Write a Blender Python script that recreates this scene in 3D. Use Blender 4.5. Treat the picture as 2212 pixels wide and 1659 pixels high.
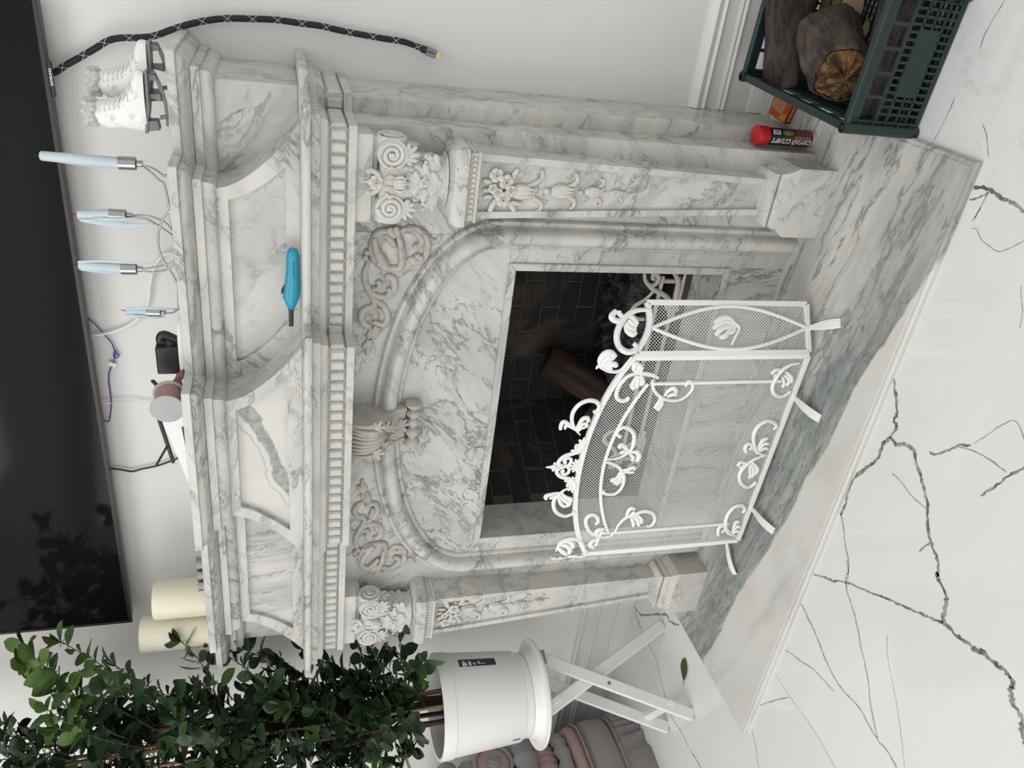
import bpy, bmesh, math, random
from mathutils import Vector, Matrix, noise
for _o in list(bpy.data.objects): bpy.data.objects.remove(_o)
scene = bpy.context.scene
COL = scene.collection
V = Vector
PI = math.pi
# ---------------------------------------------------------------- camera (phone held upright, picture stored sideways)
CAM_POS = V((1.20905, -2.21976, 1.42388))
YAW, PITCH, ROLL, FPX = 0.5312645, -0.2820508, -0.0204900, 1707.98
PXW, PXH = 2212, 1659
_f = V((-math.sin(YAW)*math.cos(PITCH), math.cos(YAW)*math.cos(PITCH), math.sin(PITCH)))
_r = V((math.cos(YAW), math.sin(YAW), 0)); _u = _r.cross(_f)
CAM_F = _f
CAM_R = math.cos(ROLL)*_r + math.sin(ROLL)*_u
CAM_U = -math.sin(ROLL)*_r + math.cos(ROLL)*_u
_cd = bpy.data.cameras.new('camera'); _cam = bpy.data.objects.new('camera', _cd); COL.objects.link(_cam)
_cd.sensor_fit = 'HORIZONTAL'; _cd.sensor_width = 36; _cd.lens = FPX/PXW*36; _cd.clip_start = .02
_m = Matrix.Identity(4)
for _i in range(3):
    _m[_i][0] = -CAM_U[_i]; _m[_i][1] = CAM_R[_i]; _m[_i][2] = -CAM_F[_i]; _m[_i][3] = CAM_POS[_i]
_cam.matrix_world = _m
scene.camera = _cam
# ---------------------------------------------------------------- light
w = bpy.data.worlds.new('world'); scene.world = w; w.use_nodes = True
w.node_tree.nodes['Background'].inputs[0].default_value = (1.0, .995, .98, 1)
w.node_tree.nodes['Background'].inputs[1].default_value = 0.80
def area(name, loc, target, sx, sy, power, col):
    l = bpy.data.lights.new(name, 'AREA'); l.shape = 'RECTANGLE'; l.size = sx; l.size_y = sy; l.energy = power; l.color = col
    o = bpy.data.objects.new(name, l); COL.objects.link(o); o.location = loc
    o.rotation_euler = (V(target)-V(loc)).to_track_quat('-Z', 'Y').to_euler()
    return o
area('window_light', (-2.5, -5.6, 2.1), (-.3, 0, 1.1), 4.0, 2.2, 56, (1, .985, .955))
area('ceiling_light', (-.3, -2.3, 3.36), (-.3, -2.2, 0), 4.4, 2.0, 48, (1, .98, .95))
scene.view_settings.view_transform = 'Standard'; scene.view_settings.look = 'None'
scene.view_settings.gamma = 1; scene.view_settings.use_curve_mapping = False
scene.view_settings.exposure = 0.12

# ---------------------------------------------------------------- helpers
def ray(px, py):
    return CAM_F + CAM_R*((PXH/2-py)/FPX) + CAM_U*((PXW/2-px)/FPX)
def U(px, py, x=None, y=None, z=None):
    """point of the photograph -> point on a real plane of the room"""
    d = ray(px, py); i, v = (0, x) if x is not None else (1, y) if y is not None else (2, z)
    return CAM_POS + d*((v-CAM_POS[i])/d[i])
def lerp(a, b, t): return a+(b-a)*t
def cr(pts, n=6, closed=False):
    """Catmull-Rom through the points (tuples or vectors of any length)"""
    P = [V(p) for p in pts]; out = []; L = len(P)
    for i in range(L if closed else L-1):
        if closed: p0, p1, p2, p3 = P[(i-1) % L], P[i], P[(i+1) % L], P[(i+2) % L]
        else: p0, p1, p2, p3 = P[max(i-1, 0)], P[i], P[i+1], P[min(i+2, L-1)]
        for k in range(n):
            t = k/n
            out.append(.5*((2*p1)+(p2-p0)*t+(2*p0-5*p1+4*p2-p3)*t*t+(3*p1-p0-3*p2+p3)*t*t*t))
    if not closed: out.append(P[-1].copy())
    return out
def rint(vals, n):
    """radius keys -> n values"""
    o = []
    for i in range(n):
        t = i/(n-1)*(len(vals)-1); k = min(int(t), len(vals)-2); o.append(lerp(vals[k], vals[k+1], t-k))
    return o
class MB:
    def __init__(s): s.v = []; s.f = []; s.mi = []; s.cur = 0
    def add(s, vs, fs):
        b = len(s.v); s.v += [tuple(p) for p in vs]; s.f += [tuple(i+b for i in f) for f in fs]; s.mi += [s.cur]*len(fs)
        return s
    def box(s, x0, x1, y0, y1, z0, z1):
        x0, x1 = sorted((x0, x1)); y0, y1 = sorted((y0, y1)); z0, z1 = sorted((z0, z1))
        return s.add([(x0,y0,z0),(x1,y0,z0),(x1,y1,z0),(x0,y1,z0),(x0,y0,z1),(x1,y0,z1),(x1,y1,z1),(x0,y1,z1)],
              [(0,3,2,1),(4,5,6,7),(0,1,5,4),(1,2,6,5),(2,3,7,6),(3,0,4,7)])
    def hexa(s, b, t):
        """8 corner solid: 4 bottom, 4 top, counter-clockwise seen from the top"""
        return s.add(list(b)+list(t), [(3,2,1,0),(4,5,6,7),(0,1,5,4),(1,2,6,5),(2,3,7,6),(3,0,4,7)])
    def obox(s, c, ax, ay, az):
        """box from centre and three half axes"""
        c, ax, ay, az = V(c), V(ax), V(ay), V(az)
        return s.hexa([c-ax-ay-az, c+ax-ay-az, c+ax+ay-az, c-ax+ay-az], [c-ax-ay+az, c+ax-ay+az, c+ax+ay+az, c-ax+ay+az])
    def bar(s, a, b, w, h, up=(0,0,1)):
        a, b = V(a), V(b); d = (b-a).normalized(); n = d.cross(V(up))
        if n.length < 1e-4: n = d.cross(V((1,0,0)))
        n.normalize(); m = n.cross(d).normalized()
        return s.obox((a+b)/2, (b-a)/2, n*w/2, m*h/2)
    def prism(s, poly, y0, y1):
        """polygon in x,z extruded along y (y0 = front)"""
        n = len(poly)
        A = sum(poly[i][0]*poly[(i+1)%n][1]-poly[(i+1)%n][0]*poly[i][1] for i in range(n))
        if A < 0: poly = poly[::-1]
        vs = [(p[0], y0, p[1]) for p in poly]+[(p[0], y1, p[1]) for p in poly]
        return s.add(vs, [tuple(range(n)), tuple(range(2*n-1, n-1, -1))]+[(i, i+n, (i+1)%n+n, (i+1)%n) for i in range(n)])
    def loft(s, rings, cap=True, closed=True):
        n = len(rings[0]); vs = [p for r in rings for p in r]; fs = []
        for i in range(len(rings)-1):
            for k in range(n if closed else n-1):
                a = i*n+k; b = i*n+(k+1) % n; fs.append((a, b, b+n, a+n))
        if cap and closed:
            fs.append(tuple(range(n-1, -1, -1))); fs.append(tuple(range((len(rings)-1)*n, len(rings)*n)))
        return s.add(vs, fs)
    def tube(s, path, rad, n=8, N=None, flat=1.0, cap=True):
        """swept round (or, with a plane normal N, flattened) section"""
        path = [V(p) for p in path]; L = len(path)
        if isinstance(rad, (int, float)): rad = [rad]*L
        elif len(rad) != L: rad = rint(rad, L)
        rings = []; pn = None
        for i, p in enumerate(path):
            t = path[min(i+1, L-1)]-path[max(i-1, 0)]
            if t.length < 1e-9: t = V((0,0,1))
            t.normalize()
            if N is not None:
                nn = V(N)-t*t.dot(V(N)); nn.normalize()
            else:
                if pn is None: pn = t.orthogonal()
                nn = pn-t*t.dot(pn)
                if nn.length < 1e-6: nn = t.orthogonal()
                nn.normalize(); pn = nn
            b = t.cross(nn)
            rings.append([p+b*math.cos(a)*rad[i]+nn*math.sin(a)*rad[i]*flat for a in [2*PI*k/n for k in range(n)]])
        return s.loft(rings, cap)
    def lathe(s, prof, c=(0,0,0), axis=(0,0,1), n=24):
        """profile of (radius, height) turned about an axis"""
        ax = V(axis).normalized(); e1 = ax.orthogonal().normalized(); e2 = ax.cross(e1); c = V(c)
        return s.loft([[c+ax*h+(e1*math.cos(2*PI*k/n)+e2*math.sin(2*PI*k/n))*max(r, 1e-5) for k in range(n)] for r, h in prof])
    def ball(s, c, r, n=8, sc=(1,1,1), rot=None):
        c = V(c); rings = []
        for i in range(n//2+1):
            th = PI*i/(n//2); rr = max(math.sin(th), 1e-3)
            ring = []
            for k in range(n):
                p = V((rr*math.cos(2*PI*k/n)*sc[0], rr*math.sin(2*PI*k/n)*sc[1], -math.cos(th)*sc[2]))*r
                if rot is not None: p = rot @ p
                ring.append(c+p)
            rings.append(ring)
        return s.loft(rings)
    def grid(s, fn, nu, nv, flip=False):
        vs = [fn(i/nu, j/nv) for i in range(nu+1) for j in range(nv+1)]; fs = []
        for i in range(nu):
            for j in range(nv):
                a = i*(nv+1)+j; q = (a, a+1, a+nv+2, a+nv+1); fs.append(q[::-1] if flip else q)
        return s.add(vs, fs)
    def mesh(s, name, off=(0,0,0), bev=0, smooth=35, seg=1):
        me = bpy.data.meshes.new(name); o = V(off)
        me.from_pydata([tuple(V(p)-o) for p in s.v], [], s.f)
        if any(s.mi): me.polygons.foreach_set('material_index', s.mi)
        bm = bmesh.new(); bm.from_mesh(me)
        bmesh.ops.recalc_face_normals(bm, faces=bm.faces)
        if bev:
            ed = [e for e in bm.edges if len(e.link_faces) == 2 and e.calc_face_angle(0) > .5]
            bmesh.ops.bevel(bm, geom=ed, offset=bev, segments=seg, affect='EDGES', profile=.6, clamp_overlap=True)
        bm.to_mesh(me); bm.free()
        if smooth:
            me.polygons.foreach_set('use_smooth', [True]*len(me.polygons))
            me.set_sharp_from_angle(angle=math.radians(smooth))
        me.update()
        return me
    def build(s, name, mat, parent=None, bev=0, smooth=35, seg=1, stuff=False, label=None):
        off = V((0,0,0)); p = parent
        while p is not None: off += p.location; p = p.parent
        me = s.mesh(name, off, bev, smooth, seg)
        return link(name, me, mat, parent, stuff, label)
def link(name, me, mat, parent=None, stuff=False, label=None):
    for m in (mat if isinstance(mat, (list, tuple)) else [mat]):
        if m is not None: me.materials.append(m)
    o = bpy.data.objects.new(name, me); COL.objects.link(o)
    if parent is not None: o.parent = parent
    if stuff: o['kind'] = 'stuff'
    if label: o['label'] = label
    return o
def tag(o, label, cat, group=None):
    o['label'] = label; o['category'] = cat
    if group: o['group'] = group
    return o
def thing(name, label, cat, loc=(0,0,0), group=None):
    o = bpy.data.objects.new(name, None); COL.objects.link(o); o.location = loc; o.empty_display_size = .05
    return tag(o, label, cat, group)
def structure(o): o['kind'] = 'structure'; return o
def copy_part(src, parent=None, loc=None, rot=None, scale=None):
    o = src.copy(); COL.objects.link(o); o.parent = parent
    if loc is not None: o.location = loc
    if rot is not None: o.rotation_euler = rot
    if scale is not None: o.scale = scale
    return o
def text_mesh(txt, size, M, name, mat, parent=None, ext=.0002, bold=0, squash=1):
    """flat lettering as a mesh; M places local x (reading) and y (up) in the room"""
    cu = bpy.data.curves.new(name, 'FONT'); cu.body = txt; cu.size = size; cu.extrude = ext; cu.align_x = 'CENTER'; cu.align_y = 'CENTER'; cu.offset = bold
    cu.resolution_u = 2
    t = bpy.data.objects.new(name, cu); COL.objects.link(t)
    me = bpy.data.meshes.new_from_object(t.evaluated_get(bpy.context.evaluated_depsgraph_get()))
    bpy.data.objects.remove(t); bpy.data.curves.remove(cu)
    off = V((0,0,0)); p = parent
    while p is not None: off += p.location; p = p.parent
    me.transform(Matrix.Translation(-off) @ M @ Matrix.Diagonal((squash, 1, 1, 1)))
    me.name = name
    return link(name, me, mat, parent)
def frame_matrix(o, ex, ey, ez):
    ex, ey, ez, o = V(ex).normalized(), V(ey).normalized(), V(ez).normalized(), V(o)
    return Matrix(((ex.x, ey.x, ez.x, o.x), (ex.y, ey.y, ez.y, o.y), (ex.z, ey.z, ez.z, o.z), (0,0,0,1)))
# ---------------------------------------------------------------- materials
class NT:
    def __init__(s, name):
        s.m = bpy.data.materials.new(name); s.m.use_nodes = True; s.t = s.m.node_tree; s.b = s.t.nodes['Principled BSDF']
    def n(s, typ, **kw):
        nd = s.t.nodes.new(typ)
        for k, v in kw.items():
            if k.startswith('i_'): s.set(nd.inputs[k[2:]], v)
            else: setattr(nd, k, v)
        return nd
    def set(s, inp, v):
        if hasattr(v, 'is_output') or hasattr(v, 'links') and not isinstance(v, (tuple, list)): s.t.links.new(v, inp)
        else: inp.default_value = v
    def math(s, op, a, b=None, c=None):
        nd = s.t.nodes.new('ShaderNodeMath'); nd.operation = op
        for i, v in enumerate((a, b, c)):
            if v is not None: s.set(nd.inputs[i], v)
        return nd.outputs[0]
    def vmath(s, op, a, b=None, sc=None):
        nd = s.t.nodes.new('ShaderNodeVectorMath'); nd.operation = op
        s.set(nd.inputs[0], a)
        if b is not None: s.set(nd.inputs[1], b)
        if sc is not None: s.set(nd.inputs['Scale'], sc)
        return nd.outputs[0]
    def noise(s, vec, scale, detail=4, rough=.55, dist=0, col=False):
        nd = s.n('ShaderNodeTexNoise', i_Scale=scale, i_Detail=detail, i_Roughness=rough, i_Distortion=dist); s.set(nd.inputs['Vector'], vec)
        return nd.outputs['Color' if col else 'Fac']
    def ramp(s, fac, lo, hi, a=0.0, b=1.0, smooth=True):
        nd = s.n('ShaderNodeMapRange'); nd.interpolation_type = 'SMOOTHSTEP' if smooth else 'LINEAR'
        s.set(nd.inputs[0], fac); nd.inputs[1].default_value = lo; nd.inputs[2].default_value = hi; nd.inputs[3].default_value = a; nd.inputs[4].default_value = b
        return nd.outputs[0]
    def mix(s, fac, a, b, mode='MIX'):
        nd = s.n('ShaderNodeMix', data_type='RGBA', blend_type=mode); s.set(nd.inputs[0], fac)
        for k, v in ((6, a), (7, b)):
            s.set(nd.inputs[k], tuple(v)+(1,) if isinstance(v, (tuple, list)) and len(v) == 3 else v)
        return nd.outputs[2]
    def coords(s): return s.n('ShaderNodeTexCoord').outputs['Object']
    def mapping(s, vec, loc=(0,0,0), rot=(0,0,0), scale=(1,1,1)):
        nd = s.n('ShaderNodeMapping', vector_type='TEXTURE'); s.set(nd.inputs[0], vec)
        nd.inputs[1].default_value = loc; nd.inputs[2].default_value = rot; nd.inputs[3].default_value = scale
        return nd.outputs[0]
    def bump(s, h, strength=.3, dist=.01):
        nd = s.n('ShaderNodeBump', i_Strength=strength, i_Distance=dist); s.set(nd.inputs['Height'], h); s.t.links.new(nd.outputs[0], s.b.inputs['Normal'])
    def done(s, col=None, rough=.5, metal=0, spec=.5, **kw):
        if col is not None: s.set(s.b.inputs['Base Color'], tuple(col)+(1,) if isinstance(col, (tuple, list)) and len(col) == 3 else col)
        s.set(s.b.inputs['Roughness'], rough); s.b.inputs['Metallic'].default_value = metal; s.b.inputs['Specular IOR Level'].default_value = spec
        for k, v in kw.items(): s.set(s.b.inputs[k], v)
        return s.m
def plain(name, col, rough=.5, metal=0, spec=.5, var=.06, scale=8, bump=0, bscale=60, **kw):
    t = NT(name); c = t.coords(); n = t.noise(c, scale, 3)
    col2 = tuple(max(0, x*(1-2*var)) for x in col); col3 = tuple(min(1, x*(1+var)) for x in col)
    if bump: t.bump(t.noise(c, bscale, 4), bump, .004)
    return t.done(t.mix(n, col2, col3), rough, metal, spec, **kw)
def marble(name, rot=(0,0,0), stretch=2.5, scale=1.0, loc=(0,0,0), vein=.6, cloud=.45, cream=.35, fine=.35, rough=.27, white=(.625,.618,.598), grey=(.42,.43,.425)):
    """white marble: soft grey clouds and streaks, broken dark veins with flecks beside them, cream patches"""
    t = NT(name); c = t.coords()
    p = t.mapping(c, loc, rot, (stretch/scale, 1/scale, 1/scale))
    wv = t.vmath('SUBTRACT', t.noise(p, 2.4, 5, col=True), (.5,.5,.5))
    pw = t.vmath('ADD', p, t.vmath('SCALE', wv, sc=.45))
    far = lambda n: t.math('ABSOLUTE', t.math('SUBTRACT', n, .5))
    A = far(t.noise(pw, 3.0, 9, .63)); B = far(t.noise(t.vmath('ADD', pw, (7.3,2.1,5.5)), 6.5, 9, .62))
    maskA = t.ramp(t.noise(p, 2.3, 3), .42, .60); maskB = t.ramp(t.noise(t.vmath('ADD', p, (3,9,1)), 3.3, 3), .46, .62)
    big = t.math('MULTIPLY', t.ramp(A, 0, .030, 1, 0), maskA); thin = t.math('MULTIPLY', t.ramp(B, 0, .020, 1, 0), maskB)
    halo = t.math('MULTIPLY', t.ramp(A, 0, .13, 1, 0), maskA)
    cl = t.ramp(t.noise(t.vmath('ADD', pw, (11,4,2)), 2.6, 7, .62), .40, .70)
    st = t.ramp(t.noise(t.mapping(pw, (0,0,0), (0,0,0), (2.6,1,1)), 7.5, 6, .6), .50, .70)
    fl = t.math('MULTIPLY', t.ramp(t.noise(t.mapping(pw, (3,3,3), (0,0,0), (2.0,1,1)), 34, 5, .72), .60, .68), t.math('MAXIMUM', t.math('MULTIPLY', halo, .8), t.math('MULTIPLY', maskB, .22)))
    cm = t.ramp(t.noise(t.vmath('ADD', p, (5,5,5)), 1.9, 4), .42, .66)
    warm = tuple(white[i]*k for i, k in enumerate((1.035, 1.0, .925)))
    base = t.mix(t.math('MULTIPLY', cm, cream), white, warm)
    base = t.mix(t.math('MULTIPLY', cl, cloud), base, grey)
    base = t.mix(t.math('MULTIPLY', st, cloud*.75), base, tuple(g*.92 for g in grey))
    base = t.mix(t.math('MULTIPLY', halo, vein*.35), base, tuple(g*.85 for g in grey))
    base = t.mix(t.math('MULTIPLY', big, vein), base, (.20,.205,.205))
    base = t.mix(t.math('MULTIPLY', thin, fine), base, (.17,.175,.175))
    base = t.mix(t.math('MULTIPLY', fl, fine*1.3), base, (.13,.135,.13))
    return t.done(base, rough, 0, .4)
# ================================================================ materials used in many places
M_wall = plain('wall_paint', (.79,.785,.77), .55, var=.02, scale=2, bump=.05, bscale=300)
M_trim = plain('trim_paint', (.80,.80,.79), .35, var=.02)
def floor_mat():
    t = NT('polished_floor'); c = t.coords()
    p = t.mapping(c, (0,0,0), (0,0,.7), (2.5,1,1))
    cl = t.ramp(t.noise(p, 1.6, 5, .55, 1.0), .42, .75)
    fine = t.math('MULTIPLY', t.ramp(t.math('ABSOLUTE', t.math('SUBTRACT', t.noise(t.vmath('ADD', p, (3,1,0)), 3.2, 8, .6, .6), .5)), 0, .012, 1, 0), t.ramp(t.noise(c, 1.3, 3), .5, .68))
    col = t.mix(t.math('MULTIPLY', cl, .10), (.80,.81,.81), (.60,.62,.63))
    col = t.mix(t.math('MULTIPLY', fine, .30), col, (.45,.45,.44))
    return t.done(col, .06, 0, .5)
M_floor = floor_mat()
def vein_mat():
    t = NT('floor_vein'); c = t.coords(); n = t.noise(c, 38, 5, .65)
    return t.done(t.mix(t.ramp(n, .35, .68), (.13,.115,.105), (.46,.45,.44)), .06)
M_vein = vein_mat()
M_veinthin = plain('floor_vein_thin', (.42,.41,.41), .06, var=.25, scale=60)
M_mA = marble('marble_diagonal', (0, -.60, .2), 3.0, 2.6, (0,0,0), .80, .70, .65, .65)
M_mB = marble('marble_clouded', (0, .75, 0), 2.0, 2.4, (3,1,2), .65, .75, .45, .70)
M_mC = marble('marble_banded', (0, .25, .1), 2.6, 3.0, (6,2,4), .80, .70, .75, .60)
M_mD = marble('marble_cream', (.2, .3, .5), 2.0, 2.8, (1,7,3), .50, .42, 1.0, .45)
M_mE = marble('marble_carved', (.3, .2, .1), 1.5, 4.0, (2,5,8), .25, .40, 1.0, .20, rough=.3)
M_mF = marble('marble_flecked', (0, -.75, 0), 2.4, 2.8, (9,3,1), .80, .70, .30, 1.0)
M_mG = marble('marble_horizontal', (0, .30, 0), 3.5, 3.0, (4,4,7), .75, .65, .70, .60)
M_mH = marble('marble_streaked', (0, 1.45, .25), 4.5, 3.0, (5,1,1), .85, .85, .35, .70)
M_mR = marble('marble_relief', (.3, .2, .4), 1.6, 5.0, (8,2,6), .40, .65, .8, .35, rough=.3, white=(.53,.505,.47), grey=(.34,.325,.30))
def hearth_mat():
    t = NT('marble_hearth'); c = t.coords()
    sx = t.n('ShaderNodeSeparateXYZ'); t.set(sx.inputs[0], c); X, Y = sx.outputs[0], sx.outputs[1]
    wob = t.math('MULTIPLY', t.math('SUBTRACT', t.noise(t.mapping(c, (0,0,0), (0,0,-.12), (2.6,1,1)), 4.2, 6, .6), .5), .12)
    # distance behind the slanting front edge of the green band
    d = t.math('ADD', t.math('ADD', t.math('MULTIPLY', X, .175), t.math('ADD', Y, .735)), wob)
    st = t.mapping(c, (2,1,0), (0,0,-.20), (5.0,1,1))
    stw = t.vmath('ADD', st, t.vmath('SCALE', t.vmath('SUBTRACT', t.noise(st, 4, 5, col=True), (.5,.5,.5)), sc=.16))
    streak = t.ramp(t.noise(stw, 15, 7, .62), .40, .62)
    wide = t.ramp(t.noise(stw, 6, 4, .5), .40, .66)
    hair = t.ramp(t.math('ABSOLUTE', t.math('SUBTRACT', t.noise(stw, 11, 8, .62), .5)), 0, .030, 1, 0)
    dots = t.ramp(t.noise(t.mapping(stw, (0,0,0), (0,0,0), (.55,1,1)), 62, 6, .75), .53, .64)
    blot = t.ramp(t.noise(stw, 24, 6, .7), .38, .66)
    white = t.mix(t.ramp(t.noise(c, 5, 3), .4, .7), (.66,.655,.635), (.64,.61,.55))
    back = t.mix(t.math('MULTIPLY', wide, .32), white, (.42,.425,.41))
    back = t.mix(t.math('MULTIPLY', streak, .42), back, (.30,.31,.305))
    back = t.mix(t.math('MULTIPLY', hair, .70), back, (.17,.175,.175))
    green = t.mix(blot, (.245,.268,.256), (.40,.42,.405))
    green = t.mix(t.math('MULTIPLY', dots, .72), green, (.105,.125,.118))
    green = t.mix(t.math('MULTIPLY', hair, .35), green, (.11,.12,.12))
    front = t.mix(t.math('MULTIPLY', t.ramp(t.noise(stw, 6, 6, .6), .50, .70), .6), white, (.42,.415,.40))
    g = t.math('MULTIPLY', t.ramp(d, .0, .010), t.ramp(d, .12, .24, 1, 0))
    g = t.math('MULTIPLY', g, t.ramp(X, .30, .95, 1.0, .55))
    col = t.mix(t.ramp(d, 0, .010), front, back)
    col = t.mix(g, col, green)
    return t.done(col, .16, 0, .4)
M_hearth = hearth_mat()
# ================================================================ room
fl = MB().add([(-5,-6,0),(5,-6,0),(5,.03,0),(-5,.03,0)], [(0,1,2,3)]).build('floor', M_floor, smooth=0); structure(fl)
wl = MB()
# wall round the chimney breast (the firebox is cut into it)
for x0, x1, z0, z1 in ((-5,-.5,-.01,3.4), (.5,5,-.01,3.4), (-.5,.5,.95,3.4), (-.5,.5,-.01,.15)):
    wl.box(x0, x1, 0, .06, z0, z1)
wl = wl.build('wall_back', M_wall, smooth=0); structure(wl)
structure(MB().box(-4.56, -4.50, -6, 0, 0, 3.4).build('wall_left', M_wall, smooth=0))
structure(MB().box(-5, 5, -6, .06, 3.4, 3.46).build('ceiling', M_trim, smooth=0))
def moulding(name, x0, x1, prof):
    m = MB(); m.loft([[(x, -d, z) for d, z in prof] for x in (x0, x1)])
    return structure(m.build(name, M_trim, smooth=50))
P_base = [(0,.0),(.018,.0),(.018,.050),(.012,.058),(.012,.062),(0,.062)]
P_cap = [(0,.205),(.012,.205),(.020,.214),(.012,.222),(.020,.230),(.024,.240),(.014,.247),(.008,.256),(0,.258)]
P_mid = [(0,.138),(.006,.138),(.012,.146),(.006,.152),(.010,.160),(0,.166)]
for side, x0, x1 in (('right', .845, 4.5), ('left', -4.5, -.845)):
    moulding('baseboard_'+side, x0, x1, P_base)
moulding('trim_1', .845, 4.5, P_cap); moulding('trim_2', .845, 4.5, P_mid)
moulding('trim_3', -4.5, -.845, P_cap); moulding('trim_4', -4.5, -.845, P_mid)
# ---- veins printed in the floor slabs, followed on the floor plane
rng = random.Random(3)
def zr(ox, oy, pts): return [U(ox+x/3.6867, oy+y/3.6867, z=0) for x, y in pts]
R7, R8, R5, R6, R4 = (1612,800), (1612,1209), (1612,0), (1612,400), (1050,1209)
veins = [
 (R7, .0045, 1, [(1175,60),(1190,200),(1200,330),(1180,400),(1195,450),(1160,520),(1145,545)]),
 (R7, .0045, 1, [(1145,545),(1090,590),(1060,680),(1030,720),(940,790),(860,860),(815,960),(790,1070),(770,1110),(755,1150)]),
 (R7, .0022, 0, [(755,1150),(775,1250),(790,1400),(815,1520),(810,1640),(800,1680)]),
 (R7, .0048, 1, [(1150,545),(1200,590),(1260,590),(1340,640),(1350,720),(1385,830),(1410,930),(1440,1040),(1445,1130),(1445,1230),(1465,1360),(1520,1500),(1530,1640)]),
 (R8, .0058, 1, [(1520,100),(1535,170),(1590,280),(1585,400),(1570,470),(1600,530),(1700,620),(1790,690)]),
 (R8, .0062, 1, [(1790,690),(1890,740),(1990,830),(2070,900),(2120,980),(2100,1050),(2130,1150),(2190,1270),(2190,1380),(2240,1500)]),
 (R7, .0030, 1, [(1465,650),(1495,670),(1600,640),(1690,600),(1790,605)]),
 (R7, .0012, 0, [(1810,585),(1900,530),(2030,440),(2150,405),(2230,590)]),
 (R7, .0016, 0, [(1690,610),(1830,650),(1950,720),(2070,810)]),
 (R7, .0028, 1, [(1870,1000),(2000,910),(2090,840),(2230,765)]),
 (R7, .0024, 1, [(1465,1375),(1430,1395),(1380,1445)]),
 (R7, .0014, 0, [(1160,820),(1220,870),(1310,990),(1430,1100)]),
 (R8, .0032, 1, [(535,118),(620,140),(690,170),(760,170),(830,195),(940,240),(1030,275),(1120,310),(1250,370),(1390,430),(1480,470),(1570,505)]),
 (R8, .0024, 0, [(800,0),(815,100),(795,130),(800,240),(825,320),(860,430),(900,600),(915,700),(945,830),(975,1000),(990,1150),(1020,1310),(1050,1430)]),
 (R8, .0026, 0, [(438,350),(500,480),(545,570),(620,760),(690,920),(770,1040),(890,1165),(980,1320),(1050,1440),(1130,1530),(1200,1660)]),
 (R8, .0018, 0, [(310,715),(440,810),(530,870),(590,930),(700,1050)]),
 (R8, .0018, 0, [(45,1360),(75,1480),(100,1660)]),
 (R8, .0018, 0, [(110,1160),(230,1120),(340,1095)]),
 (R8, .0008, 0, [(230,910),(390,1150),(540,1360),(720,1680)]),
 (R8, .0008, 0, [(1120,590),(1130,800),(1190,1100),(1240,1450),(1265,1680)]),
 (R5, .0040, 1, [(1815,1500),(1900,1495),(1950,1520),(2030,1580),(2130,1620),(2240,1710)]),
 (R5, .0022, 1, [(1940,1530),(1850,1575),(1780,1592)]),
 (R6, .0020, 1, [(1920,75),(1860,190),(1800,290)]),
 (R5, .0014, 0, [(1665,770),(1600,920),(1490,1130)]),
 (R5, .0014, 0, [(2070,-10),(1970,150),(1900,280),(1865,390)]),
 (R5, .0012, 0, [(1885,990),(1915,1080),(1930,1250)]),
 (R6, .0010, 0, [(1790,345),(1840,355),(1870,430),(2000,525),(2100,500),(2240,430)]),
 (R6, .0010, 0, [(2195,800),(2185,860),(2200,1000),(2180,1140)]),
 (R4, .0048, 1, [(1180,375),(1240,440),(1350,435),(1440,445),(1460,490),(1535,522)]),
 (R4, .0022, 1, [(1180,400),(1205,470),(1232,545)]),
 (R4, .0020, 0, [(1290,670),(1350,780),(1380,900),(1420,1060),(1480,1250),(1560,1380),(1610,1490)]),
 (R4, .0024, 1, [(1625,1510),(1680,1600),(1720,1680)]),
]
for org, wd, kind, pts in veins:
    P = cr(zr(*org, pts), 5)
    P = [p+V((rng.uniform(-1,1), rng.uniform(-1,1), 0))*wd*.55 for p in P]
    m = MB(); rows = []
    for i, p in enumerate(P):
        t = (P[min(i+1,len(P)-1)]-P[max(i-1,0)]).normalized(); n = V((-t.y, t.x, 0))
        k = wd*rng.uniform(.45,1.25)*(.55 if i in (0, len(P)-1) else 1)
        rows.append([V((p.x,p.y,.0004))+n*k, V((p.x,p.y,.0004))-n*k])
    m.loft(rows, False, False)
    m.build('vein', M_vein if kind else M_veinthin, fl, smooth=0)
# ================================================================ hearth slab
hs = MB(); W_, D_, Z_ = .926, .857, .0204
def hring(o, z): return [(-W_-o, -.02, z), (-W_-o, -D_-o, z), (W_+o, -D_-o, z), (W_+o, -.02, z)]
hs.loft([hring(0,0), hring(0,.010), hring(-.004,.0155), hring(-.012,.017), hring(-.013,.0185), hring(-.018,.0204)])
hearth = hs.build('hearth_slab', M_hearth, smooth=30)
tag(hearth, 'polished marble hearth slab with a slanting grey-green band, on the floor under the fireplace', 'hearth')
# ================================================================ fireplace
HZ = .0204
FP = thing('fireplace', 'tall carved white marble fireplace with pilasters, arched moulding and two-tier mantel', 'fireplace')
def fp(mb, name, mat, parent=FP, **kw): return mb.build(name, mat, parent, **kw)
# --- carcass: two stepped layers, opening left free
for s in (-1, 1):
    m = MB(); m.box(s*.60, s*.8435, -.2417, -.001, HZ, 1.256); fp(m, 'side_pier', M_mC, bev=.0015)
    m = MB(); m.box(s*.545, s*.8067, -.3425, -.2419, HZ, 1.256); fp(m, 'outer_panel', M_mA if s > 0 else M_mB, bev=.0015)
m = MB(); m.box(-.545, .545, -.3425, -.2419, .86, 1.256); fp(m, 'spandrel_panel', M_mB)
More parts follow.
